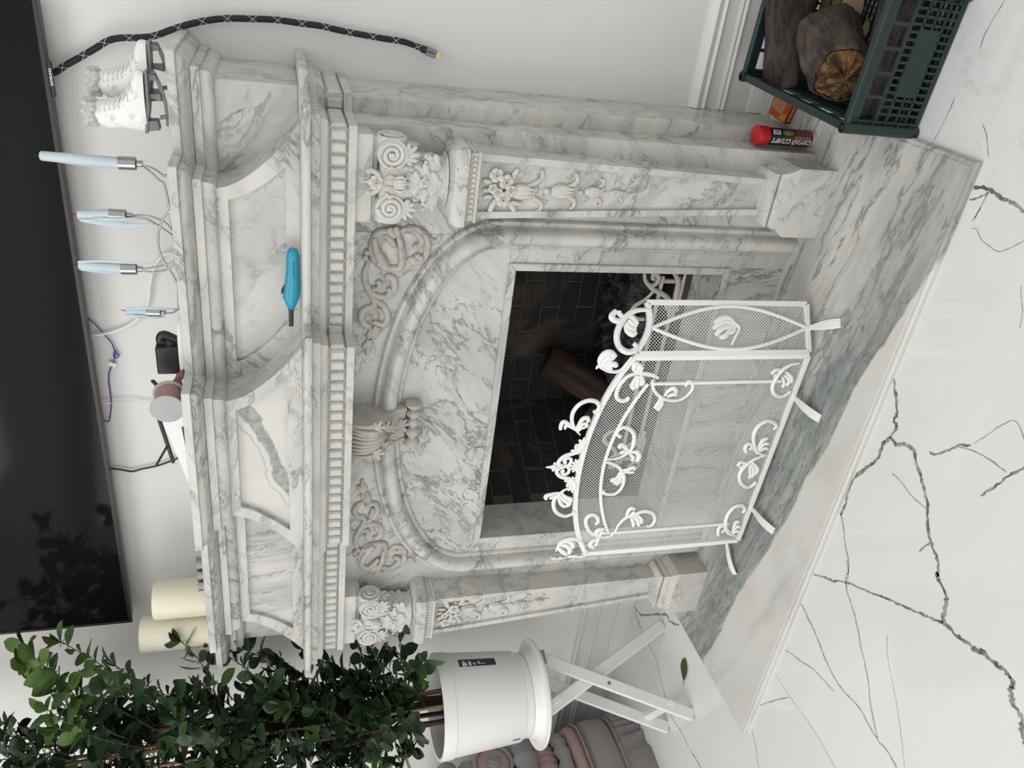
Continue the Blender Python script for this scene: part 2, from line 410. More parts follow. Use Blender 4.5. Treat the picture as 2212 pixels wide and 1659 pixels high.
# --- arched inner panel, framed by the bolection moulding
AX, AZ, AB = .553, .88, .266
arch = [(AX*math.cos(a), AZ+AB*math.sin(a)) for a in [PI*i/40 for i in range(41)]]
poly = [(.548, .8494)]+[(x*.985, AZ+(z-AZ)*.985) for x, z in arch]+[(-.548, .8494)]
m = MB(); m.prism(poly, -.3462, -.3426); fp(m, 'arched_panel', M_mF)
for s in (-1, 1):
    m = MB(); m.box(s*.4765, s*.548, -.3462, -.20, HZ, .849); fp(m, 'jamb_panel', M_mC)
m = MB(); m.box(-.476, .476, -.3462, -.20, HZ, .1955); fp(m, 'base_panel', M_mH)
# moulding profile: (distance outwards from the centre line, projection)
prof = [(.041,0),(.041,.008),(.037,.014),(.030,.016),(.024,.012),(.021,.016),(.0205,.026),(.014,.038),(.006,.043),(-.006,.043),(-.014,.038),(-.0205,.028),(-.0215,.011),(-.024,.0125),(-.031,.0135),(-.036,.010),(-.0375,.005),(-.0375,0)]
path = [(AX, HZ+.0005)]+[(AX, lerp(HZ, AZ, k/6)) for k in range(1, 6)]+arch+[(-AX, lerp(AZ, HZ, k/6)) for k in range(1, 6)]+[(-AX, HZ+.0005)]
def arch_sweep(i0, i1):
    rows = []
    for i in range(i0, i1+1):
        a = path[max(i-1,0)]; b = path[min(i+1,len(path)-1)]; tx, tz = b[0]-a[0], b[1]-a[1]; L = math.hypot(tx,tz); nx, nz = tz/L, -tx/L
        rows.append([(path[i][0]+nx*d, -.3427-h, path[i][1]+nz*d) for d, h in prof])
    return MB().loft(rows)
for i0, i1, nm, mt in ((0,6,'moulding_leg',M_mC), (6,26,'moulding_arch',M_mA), (26,46,'moulding_arch',M_mB), (46,len(path)-1,'moulding_leg',M_mC)):
    fp(arch_sweep(i0, i1), nm, mt, smooth=40)
# --- opening frame (mitred bars) and marble reveals
def mitre(o, i, y0, y1):
    (ox, oz0, oz1), (ix, iz0, iz1) = o, i
    C = [((-ox,oz0),(-ix,iz0)), ((ox,oz0),(ix,iz0)), ((ox,oz1),(ix,iz1)), ((-ox,oz1),(-ix,iz1))]
    out = []
    for k in range(4):
        (a, b), (c, d) = C[k], C[(k+1) % 4]
        out.append(MB().prism([a, c, d, b], y0, y1))
    return out
for k, mb in enumerate(mitre((.4765,.1955,.8494), (.4563,.2132,.8288), -.3545, -.3463)):
    fp(mb, 'opening_frame', (M_mD, M_mD, M_mC, M_mD)[k], bev=.002)
for s in (-1, 1):
    m = MB(); m.box(s*.4563, s*.476, -.3462, -.19, .2132, .8288); fp(m, 'reveal', M_mD)
m = MB(); m.box(-.456, .456, -.3463, -.19, .1956, .2132); fp(m, 'sill', M_mH)
m = MB(); m.box(-.476, .476, -.3462, -.19, .8289, .8494); fp(m, 'lintel_reveal', M_mA)
# --- firebox of single bricks
def brick_mat():
    t = NT('sooty_brick'); c = t.coords(); g = t.n('ShaderNodeNewGeometry').outputs['Position']
    oi = t.n('ShaderNodeObjectInfo').outputs['Random']
    base = t.mix(t.noise(c, 30, 4), (.050,.040,.033), (.105,.085,.070))
    base = t.mix(t.math('MULTIPLY', oi, .35), base, (.055,.034,.024))
    soot = t.ramp(t.noise(g, 3.6, 4, .6, .8), .36, .54)
    base = t.mix(t.math('MULTIPLY', soot, .93), base, (.012,.011,.011))
    t.bump(t.noise(c, 60, 4), .5, .004)
    return t.done(base, .85)
M_brick = brick_mat()
M_mortar = plain('sooty_mortar', (.085,.075,.064), .95, var=.3, scale=30)
BX, BY, JX, JY = .276, .20, .4563, -.19
FB = MB()
FB.prism([(-.5,.14),(.5,.14),(.5,1.0),(-.5,1.0)], BY+.0045, BY+.09)
for s in (-1, 1):
    d = V((s*(JX-BX), JY-BY, 0)); L = d.length; d.normalize(); n = V((s*abs(d.y), abs(d.x)*1.0, 0)).normalized()
    a = V((s*BX, BY, 0)); b = V((s*JX, JY, 0))
    q = [a+n*.0035, b+n*.0035, b+n*.085, a+n*.085]
    FB.loft([[p+V((0,0,z)) for p in q] for z in (.14, 1.0)])
FB.box(-.5, .5, -.19, BY+.09, .12, .2055)
FB.box(-.5, .5, -.19, BY+.09, .96, .99)
firebox = fp(FB, 'firebox', M_mortar, smooth=0)
bk = MB(); bk.box(-.0945, .0945, -.03, .03, -.0315, .0315)
bme = bk.mesh('brick', bev=.003); bme.materials.append(M_brick)
bh = MB(); bh.box(-.0465, .0465, -.03, .03, -.0315, .0315); bhme = bh.mesh('brick_half', bev=.003); bhme.materials.append(M_brick)
def brick(me, p, ang):
    o = bpy.data.objects.new('brick', me); COL.objects.link(o); o.parent = firebox
    o.location = p; o.rotation_euler = (0, 0, ang)
rb = random.Random(5)
for row in range(12):
    z = .2055+.0345+row*.067
    xs = [-.195, 0, .195] if row % 2 == 0 else [-.0975, .0975]
    for x in xs: brick(bme, (x, BY+.032+rb.uniform(-.002,.002), z), rb.uniform(-.008,.008))
    if row % 2:
        for x in (-.243, .243): brick(bhme, (x, BY+.032, z), 0)
    for s in (-1, 1):
        a = V((s*BX, BY)); b = V((s*JX, JY)); d = (b-a).normalized(); n = V((s*abs(d.y), abs(d.x)))
        ang = math.atan2(d.y, d.x)
        L = (b-a).length
        cs = [.10, .295] if row % 2 == 0 else [.20]
        for t in cs: p = a+d*t+n*.031; brick(bme, (p.x, p.y, z), ang+rb.uniform(-.006,.006))
        hs_ = [.395] if row % 2 == 0 else [.05, .35]
        for t in hs_: p = a+d*t+n*.031; brick(bhme, (p.x, p.y, z), ang)
# --- swept breakfront courses
def plan(secs, o):
    P = []; hx, y = secs[0]
    P.append((hx+o, -.001))
    for k, (hx, y) in enumerate(secs):
        P.append((hx+o, -(y+o)))
        if k+1 < len(secs): P.append((secs[k+1][0]+o, -(y+o)))
    return P+[(-x, yy) for x, yy in reversed(P)]
def course(secs, prof):
    """closed course: profile (offset, height) carried round the stepped plan"""
    return MB().loft([[(x, y, z) for x, y in plan(secs, o)] for o, z in prof])
ENT = [(.8536,.264), (.815,.425), (.312,.504)]
fp(course(ENT, [(0,1.2555),(0,1.2745)]), 'architrave', M_mD, bev=.001)
band = fp(course(ENT, [(-.0075,1.2750),(-.0075,1.3165)]), 'dentil_band', M_mG, smooth=0)
fp(course(ENT, [(-.004,1.3167),(.004,1.3175),(.010,1.3225),(.0125,1.329),(.0135,1.3345),(.0135,1.3365)]), 'ovolo_moulding', M_mG, smooth=40)
fp(course(ENT, [(.008,1.3367),(.024,1.3367),(.024,1.3560)]), 'fascia', M_mA, bev=.0008)
fp(course(ENT, [(.036,1.3562),(.047,1.3575),(.050,1.362),(.050,1.371),(.047,1.376),(.042,1.378)]), 'lower_shelf', M_mG, smooth=40)
# dentils, one object each
dm = MB(); a, b, c = .0118, .0180, .0118
dm.loft([[(-a,0,-b),(a,0,-b),(a,0,b),(-a,0,b)], [(-a,-.0028,-b),(a,-.0028,-b),(a,-.0028,b),(-a,-.0028,b)], [(-a*.66,-.0085,-b*.80),(a*.66,-.0085,-b*.80),(a*.66,-.0085,b*.80),(-a*.66,-.0085,b*.80)]])
dme = dm.mesh('dentil', smooth=0); dme.materials.append(M_mG)
dm2 = dme.copy(); dm2.materials.clear(); dm2.materials.append(M_mF)
def dentils(p, q, rz):
    p, q = V(p), V(q); L = (q-p).length; n = max(1, round(L/.0285)); 
    for k in range(n):
        o = bpy.data.objects.new('dentil', dme if rb.random() < .8 else dm2); COL.objects.link(o); o.parent = band
        c = p+(q-p)*((k+.5)/n); o.location = (c.x, c.y, 1.2957); o.rotation_euler = (0,0,rz)
PL = plan(ENT, -.0075)
for i in range(len(PL)-1):
    (x0,y0),(x1,y1) = PL[i], PL[i+1]
    if abs(x1-x0) > abs(y1-y0): dentils((x0,y0,0),(x1,y1,0), 0)
    else: dentils((x0,y0,0),(x1,y1,0), PI/2 if x0 > 0 else -PI/2)
# --- overmantel
m = MB(); m.box(-.865, .865, -.288, -.001, 1.3785, 1.566); fp(m, 'overmantel_block', M_mB, bev=.001)
def flare(x0, x1, z0, z1, n=14, p=1.7):
    """side of a panel: narrow at the top (x0), flaring out at the foot (x1)"""
    return [(lerp(x0, x1, (1-k/n)**p), lerp(z0, z1, k/n)) for k in range(n+1)]
def framed(name, outer, inner, y0, y1, depth, mf, mp):
    """slab with a sunk panel: ring of quads between two outlines with equal counts"""
    n = len(outer); mb = MB(); yr = y0+depth
    vs = [(x,y1,z) for x,z in outer]+[(x,y0,z) for x,z in outer]+[(x,y0,z) for x,z in inner]+[(x,yr,z) for x,z in inner]
    fs = []
    for k in range(n):
        j = (k+1) % n
        fs += [(k,j,n+j,n+k), (n+k,n+j,2*n+j,2*n+k), (2*n+k,2*n+j,3*n+j,3*n+k)]
    mb.add(vs, fs)
    o = fp(mb, name, mf, smooth=25)
    pm = MB(); pm.prism([(x,z) for x,z in inner], yr-.0002, y1-.001); pm.build(name.replace('frame','panel'), mp, o)
    return o
Z0, Z1 = 1.3786, 1.562
# right and left frames: outer edge flares, inner edge follows the centre piece
for s in (-1, 1):
    n = 14
    oo = flare(.657, .808, Z0, Z1, n)
    ii = flare(.165, .300, Z0, Z1, n)
    io = flare(.634, .712, 1.409, 1.532, n, 1.5); iin = flare(.226, .334, 1.409, 1.532, n, 1.5)
    out = oo+ii[::-1]; inn = io+iin[::-1]
    if s < 0: out = [(-x,z) for x,z in out]; inn = [(-x,z) for x,z in inn]
    framed('wing_frame', out, inn, -.411, -.2882, .013, M_mA if s > 0 else M_mG, M_mB if s > 0 else M_mH)
oo = flare(.173, .318, Z0, Z1, 14); inn = flare(.148, .2352, 1.4135, 1.534, 14, 1.35)
def centre_mat():
    t = NT('marble_green_vein'); c = t.coords(); sx = t.n('ShaderNodeSeparateXYZ'); t.set(sx.inputs[0], c)
    wob = t.math('MULTIPLY', t.math('SUBTRACT', t.noise(c, 9, 6, .62), .5), .075)
    d = t.math('ADD', t.math('SUBTRACT', sx.outputs[2], t.math('MULTIPLY', sx.outputs[0], .40)), t.math('ADD', wob, -1.452))
    ad = t.math('ABSOLUTE', d)
    base = t.mix(t.ramp(t.noise(c, 6, 4), .4, .68), (.64,.625,.585), (.58,.575,.555))
    green = t.mix(t.ramp(t.noise(c, 60, 6, .7), .4, .62), (.17,.185,.175), (.34,.35,.335))
    col = t.mix(t.math('MULTIPLY', t.ramp(ad, .010, .017, 1, 0), .85), base, green)
    col = t.mix(t.math('MULTIPLY', t.ramp(t.math('ABSOLUTE', t.math('SUBTRACT', ad, .014)), 0, .003, 1, 0), .45), col, (.14,.145,.14))
    col = t.mix(t.math('MULTIPLY', t.ramp(t.math('ABSOLUTE', t.math('SUBTRACT', d, .032)), 0, .0032, 1, 0), .55), col, (.22,.225,.22))
    return t.done(col, .27, 0, .4)
framed('centre_frame', oo+[(-x,z) for x,z in reversed(oo)], inn+[(-x,z) for x,z in reversed(inn)], -.512, -.4112, .016, M_mC, centre_mat())
CRN = [(.865,.288), (.657,.411), (.172,.512)]
fp(course(CRN, [(.002,1.5555),(.006,1.556),(.013,1.561),(.0165,1.568),(.0175,1.575),(.0175,1.583)]), 'lower_torus', M_mA, smooth=40)
fp(course(CRN, [(.010,1.5832),(.026,1.5832),(.026,1.602)]), 'cornice_fillet', M_mC, bev=.0008)
fp(course(CRN, [(.024,1.6022),(.030,1.604),(.041,1.610),(.049,1.617),(.0515,1.622),(.0515,1.626)]), 'upper_torus', M_mG, smooth=40)
fp(course(CRN, [(.044,1.6262),(.060,1.6262),(.060,1.6454)]), 'top_slab', M_mA, bev=.0015)
# ================================================================ carved work
def on(c, e1, e2, n): 
    c, e1, e2, n = V(c), V(e1), V(e2), V(n)
    return lambda a, b, h=0: c+e1*a+e2*b+n*h
def lobe(mb, f, pts, rad, n, h0=0, flat=.6, k=5, sec=7):
    P = cr([f(a, b, h0) for a, b in pts], k)
    mb.tube(P, rint(rad, len(P)), sec, n, flat)
def fan(mb, f, n, base, ang, L, k=4, spread=1.5, curl=.5, w=.16, h0=0, flat=.7):
    """acanthus fan: k rounded fingers spreading from one base"""
    for i in range(k):
        t = (i/(k-1)-.5) if k > 1 else 0
        a = ang+t*spread; l = L*(1-.35*abs(t*2)**1.5); cu = curl*(1 if t >= 0 else -1)*(.4+abs(t))
        p0 = base; p1 = (p0[0]+math.cos(a)*l*.5, p0[1]+math.sin(a)*l*.5)
        p2 = (p1[0]+math.cos(a+cu)*l*.38, p1[1]+math.sin(a+cu)*l*.38)
        p3 = (p2[0]+math.cos(a+2*cu)*l*.16, p2[1]+math.sin(a+2*cu)*l*.16)
        lobe(mb, f, [p0,p1,p2,p3], [L*w*.45, L*w, L*w*1.05, L*w*.55], n, h0, flat, 3, 6)
def flower(mb, f, n, c, r, h0=0, petals=5, rot=0):
    for i in range(petals):
        a = rot+2*PI*i/petals
        lobe(mb, f, [(c[0]+math.cos(a)*r*.25, c[1]+math.sin(a)*r*.25), (c[0]+math.cos(a)*r*.7, c[1]+math.sin(a)*r*.7), (c[0]+math.cos(a)*r, c[1]+math.sin(a)*r)], [r*.22, r*.50, r*.30], n, h0+.002, .34, 3, 7)
    P = [f(c[0]+math.cos(a)*r*.25, c[1]+math.sin(a)*r*.25, h0+.006) for a in [2*PI*k/8 for k in range(9)]]
    mb.tube(P, r*.12, 5)
def spiral(f, c, r, turns, a0, sgn=1, h=0, n=40, rin=.12):
    return [f(c[0]+math.cos(a0+sgn*2*PI*turns*t)*r*lerp(1,rin,t), c[1]+math.sin(a0+sgn*2*PI*turns*t)*r*lerp(1,rin,t), h*t) for t in [i/n for i in range(n+1)]]
XC = .698
def pilaster(s):
    X = lambda x: s*x
    side = 'pilaster'
    # plinth
    m = MB(); m.box(X(.606), X(.790), -.446, -.3427, HZ, .1315)
    fp(m, 'plinth', M_mB if s > 0 else M_mD, bev=.001)
    def ring(x0, x1, y, z): return [(X(x0),-.3427,z),(X(x0),y,z),(X(x1),y,z),(X(x1),-.3427,z)]
    m = MB(); m.loft([ring(.608,.788,-.444,.1316), ring(.620,.776,-.436,.150), ring(.622,.774,-.434,.152)]); fp(m, 'base_chamfer', M_mF, smooth=20)
    m = MB(); m.loft([ring(.623,.773,-.434,.1522), ring(.623,.773,-.433,.158), ring(.630,.766,-.427,.171)]); fp(m, 'base_fillet', M_mD, smooth=20)
    m = MB(); m.loft([ring(.632,.764,-.421,.1712), ring(.627,.7685,-.4265,.175), ring(.6265,.769,-.4275,.181), ring(.630,.766,-.4245,.187), ring(.637,.759,-.417,.192), ring(.648,.749,-.405,.195)]); fp(m, 'base_torus', M_mD, smooth=50)
    # tapering shaft with sunk front
    zb, zt = .1952, .9745
    def sh(z):
        t = (z-zb)/(zt-zb); return lerp(.649,.621,t), lerp(.748,.775,t), lerp(-.403,-.437,t)
    bw = .0165; vs = []; 
    def shaft_ring(z, a0, a1, dy): x0, x1, y = sh(z); return [(X(x0+a0), y+dy, z), (X(x1-a0), y+dy, z)]
    m = MB()
    o0, o1 = sh(zb), sh(zt); zi0, zi1 = zb+.004, zt-.004
    i0, i1 = sh(zi0), sh(zi1)
    O = [(X(o0[0]),o0[2],zb),(X(o0[1]),o0[2],zb),(X(o1[1]),o1[2],zt),(X(o1[0]),o1[2],zt)]
    I = [(X(i0[0]+bw),i0[2],zi0),(X(i0[1]-bw),i0[2],zi0),(X(i1[1]-bw),i1[2],zi1),(X(i1[0]+bw),i1[2],zi1)]
    D = [(a, b+.010, c) for a, b, c in I]
    B = [(a, -.3427, c) for a, b, c in O]
    vs = B+O+I+D; fs = []
    for k in range(4):
        j = (k+1) % 4; fs += [(k,j,4+j,4+k),(4+k,4+j,8+j,8+k),(8+k,8+j,12+j,12+k)]
    m.add(vs, fs); shaft = fp(m, 'shaft', M_mC if s > 0 else M_mD, bev=.0008)
    m = MB(); D2 = [(a, b-.0003, c) for a, b, c in D]; E2 = [(a, b+.008, c) for a, b, c in D]; m.loft([E2, D2]); m.build('sunk_panel', M_mD if s < 0 else M_mB, shaft)
    # bead band and cushion slab
    m = MB(); m.loft([ring(.618,.778,-.442,.9747), ring(.614,.7805,-.450,.978), ring(.614,.7805,-.450,.983), ring(.618,.777,-.446,.985), ring(.618,.777,-.446,.998), ring(.616,.779,-.449,1.0015)])
    bb = fp(m, 'bead_band', M_mE, smooth=30)
    m = MB()
    for k in range(12):
        x = lerp(.624, .771, (k+.5)/12); m.ball((X(x), -.447, .9915), .0062, 6, (1,.8,1.1))
    for k in range(8):
        y = lerp(-.440, -.350, (k+.5)/8)
        for x in (.618, .777): m.ball((X(x), y, .9915), .0062, 6, (.8,1,1.1))
    m.build('bead', M_mE, bb, stuff=True)
    m = MB(); m.loft([ring(.612,.783,-.452,1.0017), ring(.606,.789,-.458,1.006), ring(.606,.789,-.458,1.024), ring(.609,.786,-.455,1.033), ring(.617,.778,-.447,1.041), ring(.632,.763,-.432,1.0455)]); fp(m, 'cushion_slab', M_mA, smooth=40)
    # capital bell with flutes
    cx, cy = XC, -.385
    def bell(z, rx, ry, fl=0):
        out = []
        for k in range(48):
            a = 2*PI*k/48; q = 1+fl*math.cos(a*16); e = .8
            ca, sa = math.cos(a), math.sin(a)
            out.append((X(cx+math.copysign(abs(ca)**e, ca)*rx*q), cy+math.copysign(abs(sa)**e, sa)*ry*q, z))
        return out
    m = MB(); m.loft([bell(1.0457,.060,.052), bell(1.0485,.063,.055), bell(1.052,.060,.052), bell(1.0535,.053,.046), bell(1.065,.052,.045,.03), bell(1.09,.053,.045,.05), bell(1.12,.058,.047,.05), bell(1.15,.066,.05,.04), bell(1.185,.078,.052,.02), bell(1.204,.086,.05)])
    cap = fp(m, 'capital', M_mE, smooth=60)
    # acanthus leaves round the bell
    m = MB()
    n = V((0,-1,0))
    for (x, z, ang, L, yy, k) in ((XC,1.062,PI/2,.052,-.432,5), (XC-.034,1.066,PI/2+.35,.050,-.424,4), (XC+.034,1.066,PI/2-.35,.050,-.424,4), (XC-.017,1.09,PI/2+.25,.045,-.431,4), (XC+.017,1.09,PI/2-.25,.045,-.431,4), (XC,1.105,PI/2,.05,-.436,5)):
        f = on((X(x), yy, z), (s,0,0), (0,0,1), n)
        fan(m, f, n, (0,0), ang, L, k, 1.25, .55, .15, 0, .42)
        for q in range(3): m.ball(f(math.cos(ang)*L*.8+(q-1)*L*.28, math.sin(ang)*L*.75, .004), L*.11, 6)
    for sx in (-1, 1):
        n2 = V((s*sx,0,0)); f = on((X(XC+sx*.052), -.388, 1.064), (0,-1,0), (0,0,1), n2)
        fan(m, f, n2, (0,0), PI/2, .06, 5, 1.5, .7, .12)
        # shells under the volutes
        f = on((X(XC+sx*.056), -.428, 1.157), (s,0,0), (0,0,1), n)
        fan(m, f, n, (0,0), -PI/2+sx*.45, .042, 6, 1.9, .15, .13, .004, .8)
        f = on((X(XC+sx*.080), -.40, 1.157), (0,-1,0), (0,0,1), n2)
        fan(m, f, n2, (0,0), -PI/2, .040, 5, 1.9, .15, .14)
    m.build('acanthus', M_mE, cap, smooth=70)
    # four volutes: a face to the front and a face to the side at each corner
    for sx in (-1, 1):
        for nrm, c, e1 in ((V((0,-1,0)), V((X(XC+sx*.062), -.437, 1.178)), V((s*sx,0,0))), (V((s*sx,0,0)), V((X(XC+sx*.098), -.402, 1.178)), V((0,1,0)))):
            m = MB(); f = on(c, e1, (0,0,1), nrm)
            r = .035
            m.loft([[f(math.cos(a)*q, math.sin(a)*q, h) for a in [2*PI*k/28 for k in range(28)]] for q, h in ((r*.9,-.05),(r*.98,-.02),(r,-.003),(r*.97,0),(r*.80,.0005),(r*.78,-.003),(r*.2,-.002))])
            P = spiral(f, (0,0), r*.80, 2.1, PI/2, -1, .003, 46)
            m.tube(P, rint([.0062,.0055,.005,.0055], len(P)), 6, nrm, .8)
            m.ball(f(0,0,.002), .0065, 8)
            m.build('volute', M_mE, cap, smooth=60)
    m = MB()
    m.box(X(XC-.052), X(XC+.052), -.434, -.39, 1.166, 1.190)
    f = on((X(XC), -.438, 1.18), (s,0,0), (0,0,1), n)
    for q in (-.03,-.012,.012,.03): lobe(m, f, [(q,-.009),(q*1.1,.002),(q*.8,.011)], [.003,.0055,.003], n, 0, .7, 3)
    # flower and fruit in the middle
    flower(m, f, n, (0,.034), .017, .004, 5, PI/2)
    lobe(m, f, [(0,.03),(0,.046),(0,.062)], [.004,.006,.001], n, .004, .8)
    for q in (-1,1): lobe(m, f, [(0,.022),(q*.018,.030),(q*.026,.046),(q*.022,.056)], [.003,.0065,.006,.004], n, .003, .8); m.ball(f(q*.024,.050,.004), .006, 8)
    m.ball(f(0,-.020,.004), .0175, 10, (1.1,.7,.95)); 
    for q in range(5): lobe(m, f, [((q-2)*.007,-.010),((q-2)*.0085,-.022),((q-2)*.006,-.033)], [.002,.0035,.002], n, .014, .8, 3, 5)
    flower(m, f, n, (.003,-.075), .011, .001, 5)
    m.build('blossom', M_mE, cap, smooth=70)
    # moulded block on top
    m = MB(); m.loft([ring(.612,.784,-.400,1.2045), ring(.604,.791,-.408,1.210), ring(.604,.791,-.408,1.217), ring(.601,.793,-.411,1.2175), ring(.601,.793,-.411,1.2185), ring(.596,.797,-.4165,1.221), ring(.596,.797,-.4165,1.2552)]); fp(m, 'capital_block', M_mD, smooth=30)
    # ---- drop of flowers and husks on the sunk front
    def P2(X_, Y_):
        px, py = 1000+X_/5.53, 280+Y_/5.53
        p = U(px, py, y=-.425); p = U(px, py, y=-(.403+(p.z-zb)/(zt-zb)*.034)+.008)
        return V((p.x, p.z))
    def f(a, b, h=0):
        p = P2(a, b); y = -(.403+(p.y-zb)/(zt-zb)*.034)+.009
        return V((s*p.x, y-h, p.y))
    def g(c):     # metric frame about a traced point
        p = f(*c); return on(p, (s,0,0), (0,0,1), n)
    m = MB()
    for c, r in (((390,530),.017), ((505,610),.018), ((465,820),.018), ((400,740),.013), ((345,690),.012), ((560,720),.014)):
        flower(m, g(c), n, (0,0), r, .010, 5, c[0])
    for pts, r in (([(420,800),(360,880),(320,960),(310,1000)], .008), ([(520,850),(570,900),(600,960),(585,1000)], .008), ([(560,860),(640,880),(700,880)], .007), ([(300,640),(260,610),(240,590)], .006), ([(360,620),(290,620),(240,600)], .008), ([(560,620),(600,560),(610,500)], .008), ([(600,540),(640,490),(655,460)], .007), ([(350,790),(270,800),(235,820)], .006), ([(330,720),(270,720),(230,720)], .006), ([(480,880),(490,910),(490,930)], .006)):
        lobe(m, f, pts, [r*.6, r, r*.9, r*.5], n, .004, .7)
    # husks with pairs of curling tendrils
    for body, bw_, bl, t1, t2 in (((690,740), .020, .034, [(740,690),(860,640),(940,580),(955,520),(930,480)], [(830,810),(900,850),(935,900),(910,965),(860,975)]),
                                   ((1170,735), .019, .030, [(1250,680),(1330,650),(1370,600),(1360,545),(1330,525)], [(1230,800),(1310,830),(1330,880),(1300,930),(1265,935)]),
                                   ((1545,740), .014, .022, [(1610,690),(1670,660),(1680,610),(1640,595)], [(1590,800),(1640,850),(1635,900),(1595,905)]),
                                   ((1815,755), .010, .017, [(1850,720),(1900,700),(1905,660),(1890,650)], [(1850,790),(1885,830),(1880,865),(1860,870)])):
        gg = g(body); m.ball(gg(0,0,.003), 1, 10, (bw_, .010, bl))
        for q in (-1, 0, 1): lobe(m, gg, [(q*bw_*.3, bl*.6), (q*bw_*.6, 0), (q*bw_*.35, -bl*.95)], [.002,.0045,.002], n, .010, .8, 3, 5)
        for t in (t1, t2): lobe(m, f, t, [bw_*.20, bw_*.34, bw_*.32, bw_*.26, bw_*.34], n, .002, .8)
    for c, r in (((1000,730),.009), ((1405,745),.006), ((1700,745),.004)): m.ball(g(c)(0,0,.004), r, 8)
    lobe(m, f, [(1870,755),(1940,760),(2000,768)], [.006,.004,.001], n, .001, .8)
    m.build('flower_drop', M_mE, shaft, smooth=70)
for s in (1, -1): pilaster(s)
# ---- scrolled ornament in the spandrels
def spandrel(s):
    n = V((0,-1,0))
    def f(a, b, h=0):
        p = U(740+a/5.185, 480+b/5.184, y=-.348); return V((s*p.x, -.3425-h, p.z))
    m = MB()
    def L(pts, rad, h=.001, flat=.9, k=6): lobe(m, f, pts, [r*.00122 for r in rad], n, h, flat, k, 8)
    loop = [(530,115),(410,115),(340,220),(335,370),(430,490),(560,525),(650,505),(675,360),(655,235),(610,140)]
    P = cr([f(*q, .002) for q in loop], 6, True); P.append(P[0]); m.tube(P, .0098, 8, n, .9)
    L([(360,170),(370,300),(440,430),(510,500)], [5,9,11,6], .008)
    L([(470,140),(540,200),(590,280)], [4,8,4], .008)
    L([(620,150),(650,260),(650,420)], [5,8,4], .008)
    L([(390,440),(450,470),(500,510)], [8,10,8], .009)
    L([(520,60),(550,120),(590,170)], [6,9,5], .006); L([(590,50),(610,110),(640,190)], [6,8,4], .006)
    for q in ((275,340),(255,400),(290,440)): m.ball(f(*q,.004), .009, 8)
    L([(640,110),(760,72),(860,105),(940,200),(950,330),(900,430),(800,452),(752,395)], [6,8,9,9,8,8,8,7])
    L([(780,85),(870,160),(885,235),(835,275),(810,245)], [5,8,7,8,5], .005)
    L([(920,130),(960,230),(950,330)], [3,7,5], .007)
    L([(900,110),(990,205),(1060,220),(1095,165),(1080,150)], [7,7,6,5,4])
    for q in ((840,380),(880,400),(800,410)): m.ball(f(*q,.006), .009, 8)
    L([(285,455),(252,560),(258,680),(312,790),(350,880),(345,945),(300,990)], [5,7,8,8,7,6,5])
    L([(315,785),(420,842),(520,822),(580,740),(572,645),(512,615),(500,650)], [5,8,9,9,9,8,5])
    L([(330,745),(385,755),(415,705),(390,660)], [6,6,6,6], .003); L([(500,740),(530,780),(490,830)], [4,7,4], .008)
    L([(345,950),(255,975),(208,1050),(235,1140),(315,1185)], [7,8,8,8,6])
    L([(365,870),(460,950),(500,1060),(465,1150),(375,1135),(350,1110)], [5,8,9,8,7,5])
    L([(400,960),(440,1040),(430,1100)], [3,7,3], .007)
    for pts in ([(375,1165),(340,1250),(310,1300)], [(330,1190),(295,1280),(300,1310)], [(400,1180),(360,1280),(330,1330)], [(300,1320),(255,1380),(225,1420)], [(300,1330),(285,1420),(272,1500)], [(310,1320),(315,1380),(300,1440)]):
        L(pts, [5,7,3], .003)
    fp(m, 'scroll_ornament', M_mR, smooth=70)
for s in (1, -1): spandrel(s)
# ---- console bracket in the middle
def console():
    prof = [(-.440,1.2553),(-.451,1.226),(-.449,1.199),(-.433,1.173),(-.410,1.155),(-.384,1.132),(-.370,1.098)]
    hw = [.054,.054,.054,.054,.054,.055,.056]
    P = cr([V((y, z, w)) for (y, z), w in zip(prof, hw)], 4)
    m = MB()
    m.loft([[(-p.z,-.3427,p.y),(-p.z,p.x,p.y),(p.z,p.x,p.y),(p.z,-.3427,p.y)] for p in P])
    c = fp(m, 'console', M_mR, smooth=30)
    m = MB(); n = V((0,-1,0))
    for s in (-1, 1):
        m.tube([(s*(p.z-.006), p.x-.001, p.y) for p in P], .0065, 8)
        # leaves sweeping down the front
        for j, (a, b) in enumerate(((.040,.034),(.028,.026),(.015,.014))):
            Q = [(s*lerp(a, b*.5, i/6)*1.0, P[int(i/6*(len(P)-9))].x-.003, P[int(i/6*(len(P)-9))].y) for i in range(7)]
            m.tube(cr(Q, 3), [.004,.0062,.006,.003], 7)
        for (x, i) in ((.036,9),(.024,13),(.012,16)):
            p = P[i]; f = on((s*x, p.x-.003, p.y), (s,0,0), (0,0,1), n); fan(m, f, n, (0,0), -PI/2+.6, .034, 4, 1.4, .6, .13)
    m.tube([(0, p.x-.003, p.y) for p in P[:-6]], [.005,.008,.007,.003], 7)
    f = on((0, -.378, 1.125), (1,0,0), (0,0,1), n); fan(m, f, n, (0,0), -PI/2, .04, 5, 1.5, .5, .13)
    m.build('console_leaf', M_mR, c, smooth=70)
    m = MB(); m.lathe([(.001,-.069),(.020,-.069),(.0245,-.066),(.0245,-.060),(.019,-.052),(.011,-.045),(.011,-.043),(.0185,-.034),(.021,-.026),(.0185,-.018),(.010,-.011),(.010,-.008),(.015,-.004),(.0175,.005),(.015,.014),(.010,.018),(.010,.021),(.0185,.028),(.021,.034),(.0185,.042),(.011,.047),(.011,.049),(.019,.055),(.0245,.062),(.0245,.068),(.020,.071),(.001,.071)], (0,-.368,1.076), (1,0,0), 20)
    m.build('console_roll', M_mR, c, smooth=40)
console()
